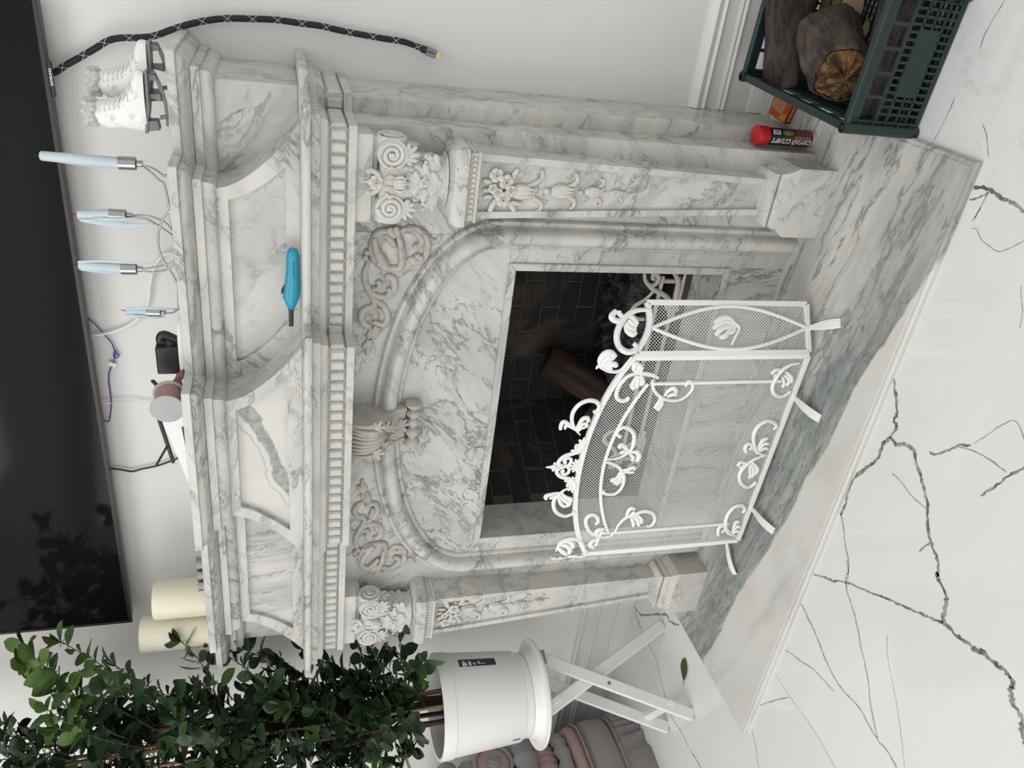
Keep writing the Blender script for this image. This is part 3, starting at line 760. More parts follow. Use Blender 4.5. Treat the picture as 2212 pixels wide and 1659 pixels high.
# ================================================================ fire screen
M_white = plain('white_enamel', (.90,.90,.895), .28, var=.015)
SC = thing('fire_screen', 'white metal fire screen with arched mesh centre panel and two folding side panels', 'fire screen', (-.015,-.58,HZ))
def panel_frame(p0, p1):
    """vertical panel standing on the line p0->p1: returns f(s, z, h) with s measured from its middle"""
    a, b = V((p0[0],p0[1],0)), V((p1[0],p1[1],0)); e = (b-a); L = e.length; e.normalize(); n = V((e.y,-e.x,0)); c = (a+b)/2
    return (lambda s, z, h=0: c+e*s+V((0,0,z))+n*h), e, n, L
def wire_net(inside, f, s0, s1, z0, z1, ps=.0047, pz=.0094, wd=.00085):
    """expanded-metal net: zigzag strands that touch their neighbours"""
    m = MB(); ns = int((s1-s0)/ps); nz = int((z1-z0)/pz*2)
    for i in range(ns):
        run = []
        for k in range(nz+1):
            z = z0+(z1-z0)*k/nz; s = s0+(i+.5)*ps+(1 if (k+i) % 2 else -1)*ps*.42
            if inside(s, z): run.append((s, z))
            else:
                if len(run) > 1: strand(m, f, run, wd)
                run = []
        if len(run) > 1: strand(m, f, run, wd)
    return m
def strand(m, f, run, wd):
    rings = []
    for s, z in run: rings.append([f(s-wd, z, -wd*.6), f(s+wd, z, -wd*.6), f(s, z, wd*.9)])
    m.loft(rings, False)
def scroll_unit(m, f, n, c, sc, rot, mir=1, h=.004):
    """C-scroll with two acanthus fans; c = root, sc = size"""
    ca, sa = math.cos(rot), math.sin(rot)
    def g(a, b, hh=0):
        a, b = a*sc, b*sc*mir
        return f(c[0]+a*ca-b*sa, c[1]+a*sa+b*ca, h+hh)
    k = sc/310.0
    def gg(a, b, hh=0): return g(a/310, b/310, hh)
    P = cr([gg(*q) for q in [(0,0),(60,48),(130,75),(225,58),(300,-20),(308,-105),(262,-160),(215,-155),(200,-120)]], 5)
    m.tube(P, rint([r*sc/310 for r in (10,20,24,24,24,23,22,22,26)], len(P)), 8, n, .75)
    m.tube([p+n*.0012 for p in P[6:-4]], rint([4*sc/310, 9*sc/310, 8*sc/310, 4*sc/310], len(P)-10), 6, n, 1.0)
    for base, dirs in (((70,50), [(105,135,85,185,40,190),(95,120,120,165,100,200),(60,100,40,140,8,150)]), ((75,30), [(135,-10,165,-50,150,-85),(110,-30,125,-75,95,-105),(85,-30,80,-75,45,-90),(60,-15,40,-45,10,-45)])):
        for d in dirs:
            Q = cr([gg(*base), gg(d[0],d[1],.002), gg(d[2],d[3],.003), gg(d[4],d[5],.001)], 4)
            m.tube(Q, rint([12*sc/310, 21*sc/310, 22*sc/310, 13*sc/310], len(Q)), 6, n, .75)
def bar_path(m, f, pts, w, h, n):
    """square bar along a path in the panel"""
    pts = [V(p) for p in pts]; rings = []
    for i, p in enumerate(pts):
        t = (pts[min(i+1,len(pts)-1)]-pts[max(i-1,0)]).normalized(); q = V((-t.y, t.x))
        rings.append([f(*(p+q*w/2), -h/2), f(*(p-q*w/2), -h/2), f(*(p-q*w/2), h/2), f(*(p+q*w/2), h/2)])
    m.loft(rings)
def foot(m, f, n, s, z0, skew=0):
    """flared strap foot curving forward to the hearth"""
    P = cr([f(s, z0-.003, 0), f(s+skew*.2, z0-.005, .024), f(s+skew*.5, z0-.006, .055), f(s+skew*.9, z0-.012, .086), f(s+skew, HZ+.0035, .108)], 5)
    W = rint([.005,.0085,.0115,.013,.0125], len(P)); side = n.cross(V((0,0,1)))
    m.loft([[p-side*w_-V((0,0,.0015)), p+side*w_-V((0,0,.0015)), p+side*w_+V((0,0,.0015)), p-side*w_+V((0,0,.0015))] for p, w_ in zip(P, W)])
    for q in (-.5, 0, .5): m.tube([p+side*w_*q+V((0,0,.0016)) for p, w_ in zip(P, W)], .0016, 5)
# -- centre panel
f, e, n, L = panel_frame((-.355,-.566), (.325,-.595)); HWID = L/2
ZB = .045
def atop(s): 
    t = min(1, abs(s)/HWID); return .561+.0835*(1-t**2.1)**.85 if t < 1 else .561
def top_line(off, k=36, lim=HWID):
    return [(lim*(2*i/k-1), atop(lim*(2*i/k-1))+off) for i in range(k+1)]
m = MB()
bar_path(m, f, [(-HWID,ZB),(HWID,ZB)], .014, .012, n)
for s in (-1, 1): bar_path(m, f, [(s*HWID,ZB),(s*HWID,.565)], .014, .012, n)
bar_path(m, f, top_line(0), .014, .012, n)
CURP = m.build('frame', M_white, SC, bev=.0012)
m = MB()
for s in (-1, 1): m.tube([f(s*.262,.105,.004), f(s*.262,.50,.004)], .0052, 8)
m.tube([f(s, .507+.068*(1-(abs(s)/.262)**2.0), .004) for s in [.262*(2*i/24-1) for i in range(25)]], .0052, 8)
m.build('inner_bar', M_white, CURP, smooth=60)
net = wire_net(lambda s, z: abs(s) < HWID-.004 and z > ZB+.003 and z < atop(s)-.003, f, -HWID, HWID, ZB, .65)
net.build('wire_mesh', M_white, CURP, smooth=0, stuff=True)
def plane_pt(px, py, p0, n):
    d = ray(px, py); return CAM_POS+d*((p0-CAM_POS).dot(n)/d.dot(n))
Z4 = (1150,840,4.147); Z6 = (1180,640,6.38); Z2 = (1350,640,2.764); Z3 = (1050,800,3.6867)
def leafwork(name, Z, stems_, lobes_, p0, n, k=.00062, h=.005):
    """scroll stems and acanthus fingers followed on the plane of the panel"""
    m = MB(); W_ = lambda q, hh: plane_pt(Z[0]+q[0]/Z[2], Z[1]+q[1]/Z[2], p0+n*h, n)+n*hh
    for pts, r in stems_:
        P = cr([W_(q, 0) for q in pts], 6); R_ = rint([x*k for x in r], len(P))
        m.tube(P, R_, 9, n, .8); m.tube([p+n*x*.55 for p, x in zip(P, R_)][2:-2], [x*.38 for x in R_][2:-2], 6, n, 1)
    for pts, w_ in lobes_:
        P = cr([W_(q, .0012*min(i, 2)) for i, q in enumerate(pts)], 5); nn = len(P)
        m.tube(P, rint([w_*k*.5, w_*k*.95, w_*k*1.1, w_*k*.75], nn), 8, n, .7)
    return m.build(name, M_white, CURP, smooth=70)
pc = f(0, .3, 0)
leafwork('scroll', Z4, [([(430,415),(385,360),(355,290),(365,210),(420,140),(500,105),(570,115),(600,155),(578,200),(545,205)], [3,6,9,10,10,10,10,10,10,8])],
  [([(385,370),(330,320),(280,290),(255,320),(250,360)],10),([(385,370),(335,335),(300,325),(290,355)],8),([(390,370),(420,310),(450,265),(490,258),(500,290)],11),([(395,380),(440,320),(480,310),(482,340)],9),([(400,390),(440,350),(470,345)],7)], pc, n)
leafwork('scroll', Z4, [([(345,880),(290,905),(240,945),(200,985),(190,1050),(220,1110),(290,1140),(345,1125),(385,1108),(360,1098)], [3,6,9,10,10,10,9,8,8,8])],
  [([(255,930),(200,935),(150,945),(115,960),(125,985)],10),([(240,950),(190,965),(150,980)],8),([(255,930),(300,970),(340,985),(330,1015)],11),([(240,955),(285,1000),(330,1025),(290,1050)],10),([(230,970),(250,1020),(285,1055)],9)], pc, n)
leafwork('scroll', Z4, [([(655,630),(720,632),(780,615),(830,590),(875,560),(905,490),(910,410),(870,360),(820,345),(770,365),(755,400),(790,432)], [5,5,6,7,8,10,10,10,10,10,10,9])],
  [([(865,570),(830,520),(790,500),(775,525)],12),([(860,575),(820,560),(780,572)],10),([(880,575),(930,562),(952,600),(930,645)],12),([(870,585),(900,610),(890,640)],9)], pc, n)
leafwork('scroll', Z4, [([(645,655),(700,665),(770,700),(812,760),(818,830),(790,900),(740,940),(680,945),(640,932),(632,908)], [5,8,9,10,9,8,8,8,9,9])],
  [([(800,730),(850,720),(900,700),(915,718)],10),([(805,740),(860,745),(905,742)],8),([(790,740),(760,790),(720,810),(695,822)],11),([(800,760),(770,820),(720,842)],11),([(805,790),(780,835),(745,850)],9)], pc, n)
leafwork('scroll', Z6, [([(1270,1060),(1150,1090),(1050,1170),(980,1290),(970,1390),(1030,1440),(1100,1430),(1140,1390)], [6,9,10,10,10,10,10,9]), ([(1270,1060),(1380,1070),(1470,1090),(1545,1125)], [8,10,9,6])],
  [([(1270,1060),(1210,1000),(1220,940),(1270,915)],12),([(1280,1060),(1270,990),(1300,930)],11),([(1300,1060),(1310,1000),(1322,960)],9),([(1250,1090),(1210,1170),(1180,1230),(1212,1268)],12),([(1270,1090),(1255,1180),(1240,1255)],12),([(1290,1090),(1312,1170),(1295,1225)],10),([(1310,1090),(1332,1160),(1332,1212)],9)], pc, n)
leafwork('scroll', Z3, [([(1325,75),(1335,150),(1380,205),(1440,235),(1520,240),(1590,210),(1640,150),(1640,100),(1605,92),(1590,125)], [7,8,9,8,7,7,8,9,9,8])],
  [([(1420,205),(1450,160),(1490,140),(1515,168)],11),([(1440,212),(1480,190),(1515,188)],10),([(1395,212),(1370,260),(1340,300)],11),([(1402,218),(1395,270),(1360,315)],10)], pc, n)
leafwork('scroll', Z4, [([(620,1330),(540,1300),(490,1240),(480,1170),(520,1130),(570,1140),(590,1180),(570,1212)], [6,9,10,10,10,10,10,9]), ([(620,1330),(690,1320),(740,1280),(770,1220),(830,1160),(920,1120),(1010,1097),(1080,1120),(1096,1180),(1060,1225),(1025,1230)], [5,6,6,7,9,10,10,10,9,8,8])],
  [([(610,1320),(570,1290),(590,1258),(640,1252)],12),([(610,1325),(612,1285),(655,1290)],10),([(600,1330),(540,1360),(515,1390),(545,1420)],12),([(600,1335),(578,1370),(562,1402)],10),([(840,1150),(855,1100),(880,1065),(915,1072)],11),([(850,1150),(890,1120),(910,1092)],9),([(880,1140),(900,1190),(905,1228)],10),([(900,1130),(940,1180),(950,1222)],10),([(920,1120),(970,1160),(976,1198)],10)], pc, n)
leafwork('scroll', Z2, [([(1040,400),(990,410),(940,440),(900,490),(880,540),(890,580),(930,600),(970,582),(985,566)], [5,8,10,11,10,10,9,8,8])],
  [([(950,440),(900,440),(870,462)],10),([(940,452),(905,466),(885,476)],8),([(960,450),(990,480),(992,512)],10),([(950,470),(980,500),(962,532)],10),([(940,480),(950,520),(932,542)],9)], pc, n)
leafwork('scroll', Z2, [([(840,950),(790,930),(770,880),(770,820),(800,770),(850,745),(890,755),(905,775),(885,795)], [5,9,10,11,11,10,10,9,8])],
  [([(790,920),(740,880),(715,900),(722,930)],11),([(790,925),(755,905),(740,915)],9),([(790,915),(820,860),(850,846)],11),([(795,925),(830,880),(856,882)],10),([(800,930),(835,905),(850,912)],8)], pc, n)
leafwork('scroll', Z2, [([(840,950),(780,970),(720,1010),(685,1060),(690,1110),(730,1140),(770,1120),(780,1105)], [5,9,11,11,10,10,9,8])],
  [([(740,1000),(690,990),(670,1012)],10),([(750,990),(700,1012),(680,1025)],8),([(760,990),(790,1030),(772,1062)],11),([(750,1000),(770,1050),(748,1078)],11),([(740,1010),(748,1060),(738,1084)],9)], pc, n)
leafwork('scroll', Z2, [([(660,1430),(620,1415),(600,1370),(610,1310),(650,1260),(700,1250),(715,1275),(700,1292)], [5,9,11,11,10,10,9,8])],
  [([(630,1410),(580,1370),(555,1390),(556,1425)],11),([(625,1415),(590,1395),(575,1410)],8),([(640,1410),(660,1350),(682,1346)],11),([(640,1415),(670,1372),(684,1378)],10),([(640,1420),(670,1400),(678,1404)],9)], pc, n)
leafwork('finial', Z6, [([(1175,840),(1110,930),(1040,1010),(960,1040),(870,1030),(780,990),(720,960),(690,1000)], [5,7,8,8,9,9,7,5])],
  [([(760,980),(740,880),(800,790),(880,775),(945,830)],15),([(780,990),(795,900),(855,835),(930,850)],14),([(800,985),(840,910),(900,880)],12),([(850,1010),(870,955),(930,930),(965,960)],13),([(800,1000),(850,975),(900,1000)],10)], pc, n)
leafwork('finial', Z4, [([(465,1450),(450,1390),(400,1350),(320,1345),(250,1380),(212,1452)], [6,9,10,10,9,5])],
  [([(260,1385),(300,1362),(355,1382),(362,1420)],12),([(240,1400),(290,1400),(335,1430),(325,1470)],13),([(230,1420),(260,1450),(305,1482)],12)], pc, n)
# crest in the middle
m = MB()
g = lambda a, b, h=0: f(a, .640+b, .004+h)
for s in (-1, 1):
    P = cr([g(s*q[0], q[1]) for q in [(.085,.006),(.06,.012),(.045,.030),(.035,.058),(.014,.072),(.002,.058),(.004,.040),(.022,.036),(.028,.048),(.018,.056),(.012,.050)]], 5)
    m.tube(P, rint([.004,.006,.0065,.006,.006,.0055,.005,.005,.005,.005,.006], len(P)), 8, n, .8)
    for q in ((.062,.016,.6),(.075,.010,.5),(.05,.022,1.0)):
        ff = on(g(s*q[0], q[1]), e*s, (0,0,1), n); fan(m, ff, n, (0,0), q[2], .022, 4, 1.8, .5, .17)
        fan(m, ff, n, (0,0), q[2]-PI, .018, 3, 1.4, .5, .18)
ff = on(g(0,.004), e, (0,0,1), n); fan(m, ff, n, (0,0), PI/2, .036, 7, 2.3, .1, .11)
ff = on(g(0,.066), e, (0,0,1), n); fan(m, ff, n, (0,0), PI/2, .026, 5, 2.0, .5, .15); lobe(m, ff, [(0,0),(0,.02),(0,.040)], [.004,.006,.0015], n)
for q in ((0,.060),(-.006,.068),(.006,.068),(0,.078),(-.005,.084),(.005,.084)): m.ball(g(*q,.003), .0055, 8)
m.build('crest', M_white, CURP, smooth=60)
for s in (-1, 1):
    m = MB(); foot(m, f, n, s*.205, ZB, 0); m.build('foot', M_white, CURP, smooth=40)
# -- side panels
for s, p0, p1 in ((1, (.334,-.592), (.445,-.520)), (-1, (-.452,-.462), (-.364,-.560))):
    f, e, n, L = panel_frame(p0, p1); h = L/2
    zin, zout = .560, .522
    def tp(q): 
        t = (q*s+h)/(2*h); return lerp(zin, zout, t)-.020*math.sin(PI*t)*1.0
    m = MB()
    bar_path(m, f, [(-h,ZB),(h,ZB)], .014, .012, n)
    bar_path(m, f, [(-h,ZB),(-h,tp(-h))], .014, .012, n); bar_path(m, f, [(h,ZB),(h,tp(h))], .014, .012, n)
    bar_path(m, f, [(h*(2*i/10-1), tp(h*(2*i/10-1))) for i in range(11)], .014, .012, n)
    CURP = m.build('side_frame', M_white, SC, bev=.0012)
    m = MB()
    for q in (-1, 1): m.tube([f(q*(h-.009)*math.sin(PI*i/20), lerp(ZB+.004, .512, i/20), .004) for i in range(21)], .0052, 8)
    m.build('side_oval', M_white, CURP, smooth=60)
    wire_net(lambda a, z: abs(a) < h-.004 and ZB+.003 < z < tp(a)-.003, f, -h, h, ZB, .57).build('side_mesh', M_white, CURP, smooth=0, stuff=True)
    if s > 0:
        pw_ = f(0, .3, 0)
        leafwork('scroll', Z6, [([(1400,190),(1290,190),(1180,220),(1080,300),(1000,430),(970,560),(990,670),(1050,740),(1140,770),(1220,740),(1240,690),(1200,650)], [8,10,12,13,14,14,14,14,13,12,12,9])],
          [([(1090,290),(1000,340),(920,320),(900,270),(960,200)],14),([(1095,280),(1040,270),(1000,240),(1012,205)],11),([(1140,290),(1190,300),(1230,360),(1252,392)],12),([(1120,330),(1170,370),(1242,420)],13),([(1100,360),(1140,430),(1232,462)],14),([(1090,390),(1110,470),(1180,520),(1232,490)],14)], pw_, n)
        leafwork('side_leaf', Z2, [([(635,292),(660,240),(682,192),(662,165)], [6,7,7,8])],
          [([(670,178),(620,132),(575,135),(530,158)],13),([(665,185),(610,152),(560,165),(525,192)],13),([(660,190),(610,182),(562,205),(540,236)],13),([(655,195),(625,208),(592,238),(562,246)],12),([(662,190),(642,212),(605,216)],10)], pw_, n)
    else:
        m = MB(); scroll_unit(m, f, n, (-s*(h-.012),.580), .112, PI, s); m.build('scroll', M_white, CURP, smooth=60)
    m = MB(); foot(m, f, n, 0, ZB, 0); m.build('foot', M_white, CURP, smooth=40)
# ================================================================ things on and round the mantel
M_black = plain('black_plastic', (.018,.018,.019), .38, var=.1)
M_dkgrey = plain('dark_grey_plastic', (.035,.036,.038), .45, var=.1)
M_plastic = plain('white_plastic', (.84,.84,.84), .35, var=.01)
M_chrome = plain('polished_chrome', (.42,.42,.43), .20, 1, var=.02)
M_steel = plain('brushed_steel', (.22,.225,.23), .4, .85, var=.1)
M_gold = plain('gold_contact', (.80,.62,.30), .3, .6, var=.03)
# ---------------------------------------------------------------- television
TX0, TX1, TZ0, TZ1, TY = -.963, .968, 1.932, 3.03, -.07
tv = thing('television', 'large black flat television mounted on the wall above the fireplace', 'television', (0,-.05,TZ0))
m = MB(); m.box(TX0+.004, TX1-.004, -.066, -.030, TZ0+.003, TZ1-.003); m.build('case', M_black, tv, bev=.003)
m = MB(); m.box(-.4, .4, -.0298, -.0008, 2.2, 2.75); m.build('wall_bracket', M_black, tv)
m = MB()
for a, b, c, d in ((TX0,TX1,TZ0,TZ0+.011),(TX0,TX1,TZ1-.011,TZ1),(TX0,TX0+.008,TZ0+.0111,TZ1-.0111),(TX1-.008,TX1,TZ0+.0111,TZ1-.0111)): m.box(a, b, -.074, -.060, c, d)
m.build('bezel', plain('dark_bezel', (.030,.027,.025), .35, var=.1), tv, bev=.001)
t = NT('tv_screen'); M_screen = t.done(t.mix(t.noise(t.coords(), 2, 2), (.006,.006,.007), (.009,.009,.010)), .07, 0, .16)
m = MB(); m.box(TX0+.0082, TX1-.0082, -.0705, -.0665, TZ0+.0112, TZ1-.0112); m.build('screen', M_screen, tv)
m = MB(); m.box(.755, .835, -.0735, -.064, TZ0-.009, TZ0-.0003); m.build('logo_tab', M_black, tv, bev=.001)
M_print = plain('white_print', (.80,.80,.80), .5, var=.01)
text_mesh('SAMSUNG', .0085, frame_matrix((.800,-.0737,TZ0-.0050), (1,0,0), (0,0,1), (0,-1,0)), 'logo_text', M_print, tv, bold=.0002)
# ---------------------------------------------------------------- braided display cable hanging on the wall
def trace(ox, oy, k, pts, y): return [U(ox+a/k, oy+b/k, y=y) for a, b in pts]
P = trace(0, 0, 3.6867, [(400,612),(440,575),(520,522),(640,455),(760,385),(860,325),(960,302),(1100,300),(1230,285),(1370,235),(1500,195),(1640,165),(1800,147),(2000,150),(2200,158)], -.030)
P += trace(500, 0, 3.6867, [(550,186),(700,205),(900,250),(1200,305),(1350,328),(1440,355),(1520,388)], -.030)
P[0] += V((0,-.01,.02))
C_ = cr(P, 6)
cab = MB(); cab.tube(C_, .0078, 10); cable = cab.build('display_cable', plain('black_braid', (.015,.015,.017), .6, var=.3, scale=300, bump=.4, bscale=900), smooth=60)
tag(cable, 'thick black braided cable with white crossed threads hanging beside the television', 'cable')
m = MB()
ln = [0]
for i in range(1, len(C_)): ln.append(ln[-1]+(C_[i]-C_[i-1]).length)
for sg in (1, -1):
    run = []
    for i in range(len(C_)*5-5):
        k, fr = divmod(i, 5); p = C_[k].lerp(C_[k+1], fr/5); L = lerp(ln[k], ln[k+1], fr/5)
        t_ = (C_[min(k+1,len(C_)-1)]-C_[max(k-1,0)]).normalized(); n = V((0,-1,0)); n = (n-t_*t_.dot(n)).normalized(); b = t_.cross(n)
        a = sg*2*PI*L/.058; run.append(p+(n*math.cos(a)+b*math.sin(a))*.0079)
    m.tube(run, .00055, 4)
m.build('thread', M_print, cable, smooth=0)
d = (C_[-1]-C_[-4]).normalized(); e_ = C_[-1]; q = V((0,-1,0)); sd = d.cross(q).normalized()
m = MB(); m.tube([e_-d*.004, e_+d*.003, e_+d*.010], [.0085,.0098,.0088], 12); m.build('strain_relief', M_black, cable)
m = MB(); m.obox(e_+d*.024, d*.014, sd*.0105, q*.0058); m.build('plug_shell', plain('grey_metal', (.25,.25,.26), .35, .8), cable, bev=.0015)
m = MB(); m.obox(e_+d*.0435, d*.0053, sd*.007, q*.0025); m.build('plug_tip', M_gold, cable, bev=.0006)
text_mesh('HDMI', .0075, frame_matrix(e_+d*.024+q*.0060, -d, -sd, q), 'plug_text', M_black, cable, bold=.0002)
# ---------------------------------------------------------------- ice skates
def fur_mat(name, col):
    t = NT(name); c = t.coords(); n = t.noise(c, 120, 5, .7); t.bump(n, .9, .01)
    return t.done(t.mix(n, tuple(x*.8 for x in col), col), .9)
M_fur = fur_mat('white_fur', (.90,.89,.86))
t = NT('frosted_leather'); c = t.coords(); nn = t.noise(c, 45, 6, .65); t.bump(t.noise(c, 140, 4), .35, .003)
M_leather = t.done(t.mix(t.ramp(nn, .50, .70), (.92,.92,.91), (.66,.67,.675)), .32)
M_sole = plain('pewter', (.20,.205,.205), .42, .35, var=.12)
def skate(name, label, dx, dy, dz=0):
    Y0 = -.26
    lv = [(330,1030,1290),(400,1018,1370),(480,1005,1440),(600,985,1490),(720,960,1470),(820,935,1465),(900,880,1480),(960,800,1490),(1010,690,1505),(1050,560,1515),(1090,490,1525),(1150,470,1532),(1200,478,1535),(1228,490,1530)]
    T = V((dx,dy,dz)); base = U(160+1400/7.9, 90+1000/7.9, y=Y0)+T; base.z = 1.6455
    th = thing(name, label, 'ice skate', base, 'ornamental ice skates on the mantel')
    rings = []
    for a, f0, f1 in lv:
        p = U(160+a/7.9, 90+f0/7.9, y=Y0); q = U(160+a/7.9, 90+f1/7.9, y=Y0); z = (p.z+q.z)/2
        cx, hx = (p.x+q.x)/2, abs(p.x-q.x)/2
        hw = .021 if a < 900 else .024
        ring = []
        for k in range(20):
            an = 2*PI*k/20; ca, sa = math.cos(an), math.sin(an); w_ = hw*(1-.22*max(0,ca)) if a > 950 else hw
            ring.append(V((cx+hx*math.copysign(abs(ca)**.85, ca), Y0+w_*math.copysign(abs(sa)**.85, sa), z))+T)
        rings.append(ring)
    m = MB(); m.loft(rings); boot = m.build('boot', M_leather, th, smooth=60)
    top = U(160+330/7.9, 90+1160/7.9, y=Y0)+T
    m = MB(); m.lathe([(.012,.000),(.024,-.004),(.029,.004),(.028,.013),(.020,.019),(.008,.017)], top+V((-.004,0,0)), (-.12,0,1), 16)
    for k in range(26):
        a = k*2.4; m.ball(top+V((-.004+math.cos(a)*.024, math.sin(a)*.022, .006+.008*math.sin(k*1.7))), .0095, 6)
    m.build('fur_cuff', M_fur, th, smooth=70)
    # laces up the front
    m = MB()
    for k in range(9):
        a = lerp(380, 1010, k/8); j = max(i for i in range(len(lv)-1) if lv[i][0] <= a); tt = (a-lv[j][0])/(lv[j+1][0]-lv[j][0]); fr = lerp(lv[j][1], lv[j+1][1], tt)
        p = U(160+a/7.9, 90+fr/7.9, y=Y0)+T
        for s in (-1, 1):
            m.tube([p+V((-.018, s*.019, .001)), p+V((-.006,s*.015,.003)), p+V((.001,0,.005)), p+V((-.006,-s*.015,.010)), p+V((-.018,-s*.019,.012))], .0019, 6)
            m.ball(p+V((-.018, s*.020, .001)), .0028, 6)
    m.build('lace', M_print, th, smooth=60)
    # sole, posts and blade
    def W(a, b): return U(160+a/7.9, 90+b/7.9, y=Y0)+T
    def plate(pts, hw, name):
        n_ = len(pts); vs = [p+V((0,-hw,0)) for p in pts]+[p+V((0,hw,0)) for p in pts]
        mm = MB(); mm.add(vs, [tuple(range(n_)), tuple(range(2*n_-1,n_-1,-1))]+[(i,i+n_,(i+1)%n_+n_,(i+1)%n_) for i in range(n_)])
        return mm.build(name, M_sole, th, bev=.0006)
    plate([W(1215,470),(W(1262,475)),W(1290,900),W(1310,1100),W(1290,1320),W(1285,1532),W(1232,1535),W(1240,1000)], .019, 'sole')
    plate([W(1286,1325),W(1286,1500),W(1480,1490),W(1440,1330)], .016, 'heel')
    plate([W(1262,530),W(1280,660),W(1420,640),W(1400,560)], .010, 'post'); plate([W(1285,880),W(1300,960),W(1500,1010),W(1480,880)], .008, 'post')
    blade = [W(1270,510),W(1380,520),W(1450,640),W(1530,830),W(1585,1020),W(1612,1250),W(1618,1440),W(1575,1440),W(1560,1250),W(1535,1080),W(1480,900),W(1405,700),W(1360,600),W(1300,590)]
    plate(blade, .0022, 'blade')
    plate([W(1290,505),W(1385,512),W(1390,545),W(1290,545)], .006, 'toe_pick')
    plate([W(1470,1260),W(1600,1250),W(1600,1310),W(1470,1330)], .004, 'post')
skate('ice_skate', 'small white laced ice skate ornament with fur cuff, nearer the front of the mantel', 0, 0, .0)
skate('ice_skate', 'small white laced ice skate ornament with fur cuff, the one behind nearer the wall', .052, .062, -.003)
# ---------------------------------------------------------------- candle stand of bent rods
M_wax = plain('pale_blue_wax', (.62,.72,.77), .45, var=.06, scale=30, **{'Subsurface Weight': .15})
M_wax.node_tree.nodes['Principled BSDF'].inputs['Subsurface Radius'].default_value = (.01,.01,.01)
M_cream = plain('cream_wax', (.86,.82,.66), .4, var=.03, scale=10, **{'Subsurface Weight': .2})
M_cream.node_tree.nodes['Principled BSDF'].inputs['Subsurface Radius'].default_value = (.02,.015,.01)
cs = thing('candle_stand', 'silver wire candle stand with four cups and looping rods, on top of the mantel', 'candle holder', (.45,-.22,1.6455))
CY = -.22
cups = [((256,352),(309,354),(84,336),12.5), ((236,463),(287,466),(166,463),11), ((262,580),(309,581),(168,572),11.5), ((316,673),(359,675),(272,671),9.5)]
m = MB(); m.lathe([(.001,0),(.075,0),(.078,.003),(.070,.007),(.02,.010),(.012,.016),(.011,.03),(.001,.032)], (.45,CY,1.6455), (0,0,1), 28); m.build('base', M_chrome, cs, smooth=40)
hub = V((.45,CY,1.672))
def rod(pts, y=CY):
    P_ = [U(a, b, y=y) for a, b in pts]+[hub]
    m = MB(); m.tube(cr(P_, 6), .0026, 8); m.build('rod', M_chrome, cs, smooth=60)
rod([(309,358),(325,362),(340,370),(352,380),(366,392)]); rod([(310,361),(325,372),(342,388),(358,410)])
rod([(287,466),(305,465),(325,468),(343,474),(358,482),(372,500)]); rod([(289,471),(315,473),(338,485),(356,497),(374,512)])
rod([(310,581),(330,578),(352,574),(372,566),(380,556)]); rod([(312,586),(335,588),(355,584),(371,576),(380,562)])
rod([(368,455),(352,474),(342,505),(344,540),(356,568),(372,592),(385,610)])
rod([(359,676),(370,676),(380,670),(386,655)])
for k, (a, b, c, r) in enumerate(cups):
    A, B, T = U(*a, y=CY), U(*b, y=CY), U(*c, y=CY); ax = (A-B).normalized(); dist = (A-CAM_POS).length; rr = r/FPX*dist
    m = MB(); L = (A-B).length
    m.lathe([(.001,0),(rr*.45,0),(rr*.5,L*.08),(rr*.5,L*.24),(rr*.8,L*.26),(rr,L*.30),(rr,L),(rr*.92,L),(rr*.9,L*.6),(.001,L*.55)], B, ax, 20); m.build('cup', M_chrome, cs, smooth=40)
    names = ('tall pale blue taper candle, the least burnt, in the silver wire stand', 'pale blue candle dripping heavily on its outer side, second from the skates', 'pale blue candle third from the skates, dripped down one side of its cup', 'shortest pale blue candle, burnt almost to its cup in the silver stand')
    cd = thing('taper_candle', names[k], 'candle', A, 'pale blue candles in the silver stand')
    ax2 = (T-A).normalized(); h = (T-A).length
    m = MB(); m.lathe([(.001,-L*.3),(rr*.88,-L*.3),(rr*.88,0),(rr*.80,h*.5),(rr*.70,h*.97),(rr*.5,h*.99),(.001,h*.97)], A, ax2, 16); m.build('wax', M_wax, cd, smooth=50)
    m = MB(); rnd = random.Random(k)
    nd = (2,9,6,10)[k]
    for j in range(nd):
        an = (2.6 if k in (1,3) else 1.0)+rnd.uniform(-1.1,1.1); e1 = ax2.orthogonal().normalized(); e2 = ax2.cross(e1)
        off = (e1*math.cos(an)+e2*math.sin(an))*rr*.85+V((-.3,-1,0)).normalized()*rr*.2
        z0, z1 = rnd.uniform(.5,1.0)*h, rnd.uniform(-1.1 if k in (1,3) else -.4, .35)*h
        m.tube([A+ax2*lerp(z0,z1,u_)+off*(.85+.25*math.sin(u_*3)) for u_ in [i/6 for i in range(7)]], [rr*.10,rr*.2,rr*.24,rr*.28,rr*.06], 6)
    sheets = {1: [([(640,280),(800,300),(950,320),(1050,326),(1150,318),(1235,322)], [.003,.006,.0095,.0085,.005,.001])],
              2: [([(620,612),(800,606),(950,612),(1100,620),(1280,628)], [.003,.003,.004,.003,.0006]), ([(640,670),(800,685),(950,690),(1090,692)], [.003,.004,.004,.002])],
              3: [([(980,1045),(1100,1040),(1250,1050),(1300,1045)], [.003,.006,.005,.002]), ([(1000,985),(1150,978),(1280,985),(1400,985)], [.003,.004,.004,.002]), ([(970,1055),(1080,1052),(1200,1048)], [.002,.004,.002])]}
    for pts, rr_ in sheets.get(k, []):
        m.tube(cr([U(x_/3.6867, 400+y_/3.6867, y=CY-.006) for x_, y_ in pts], 5), rr_, 7, V((0,-1,0)), .45)
    m.build('drip', M_wax, cd, smooth=60)
    m = MB(); m.tube([T, T+ax2*.006, T+ax2*.010+V((.002,0,0))], .0011, 5); m.build('wick', M_black, cd)
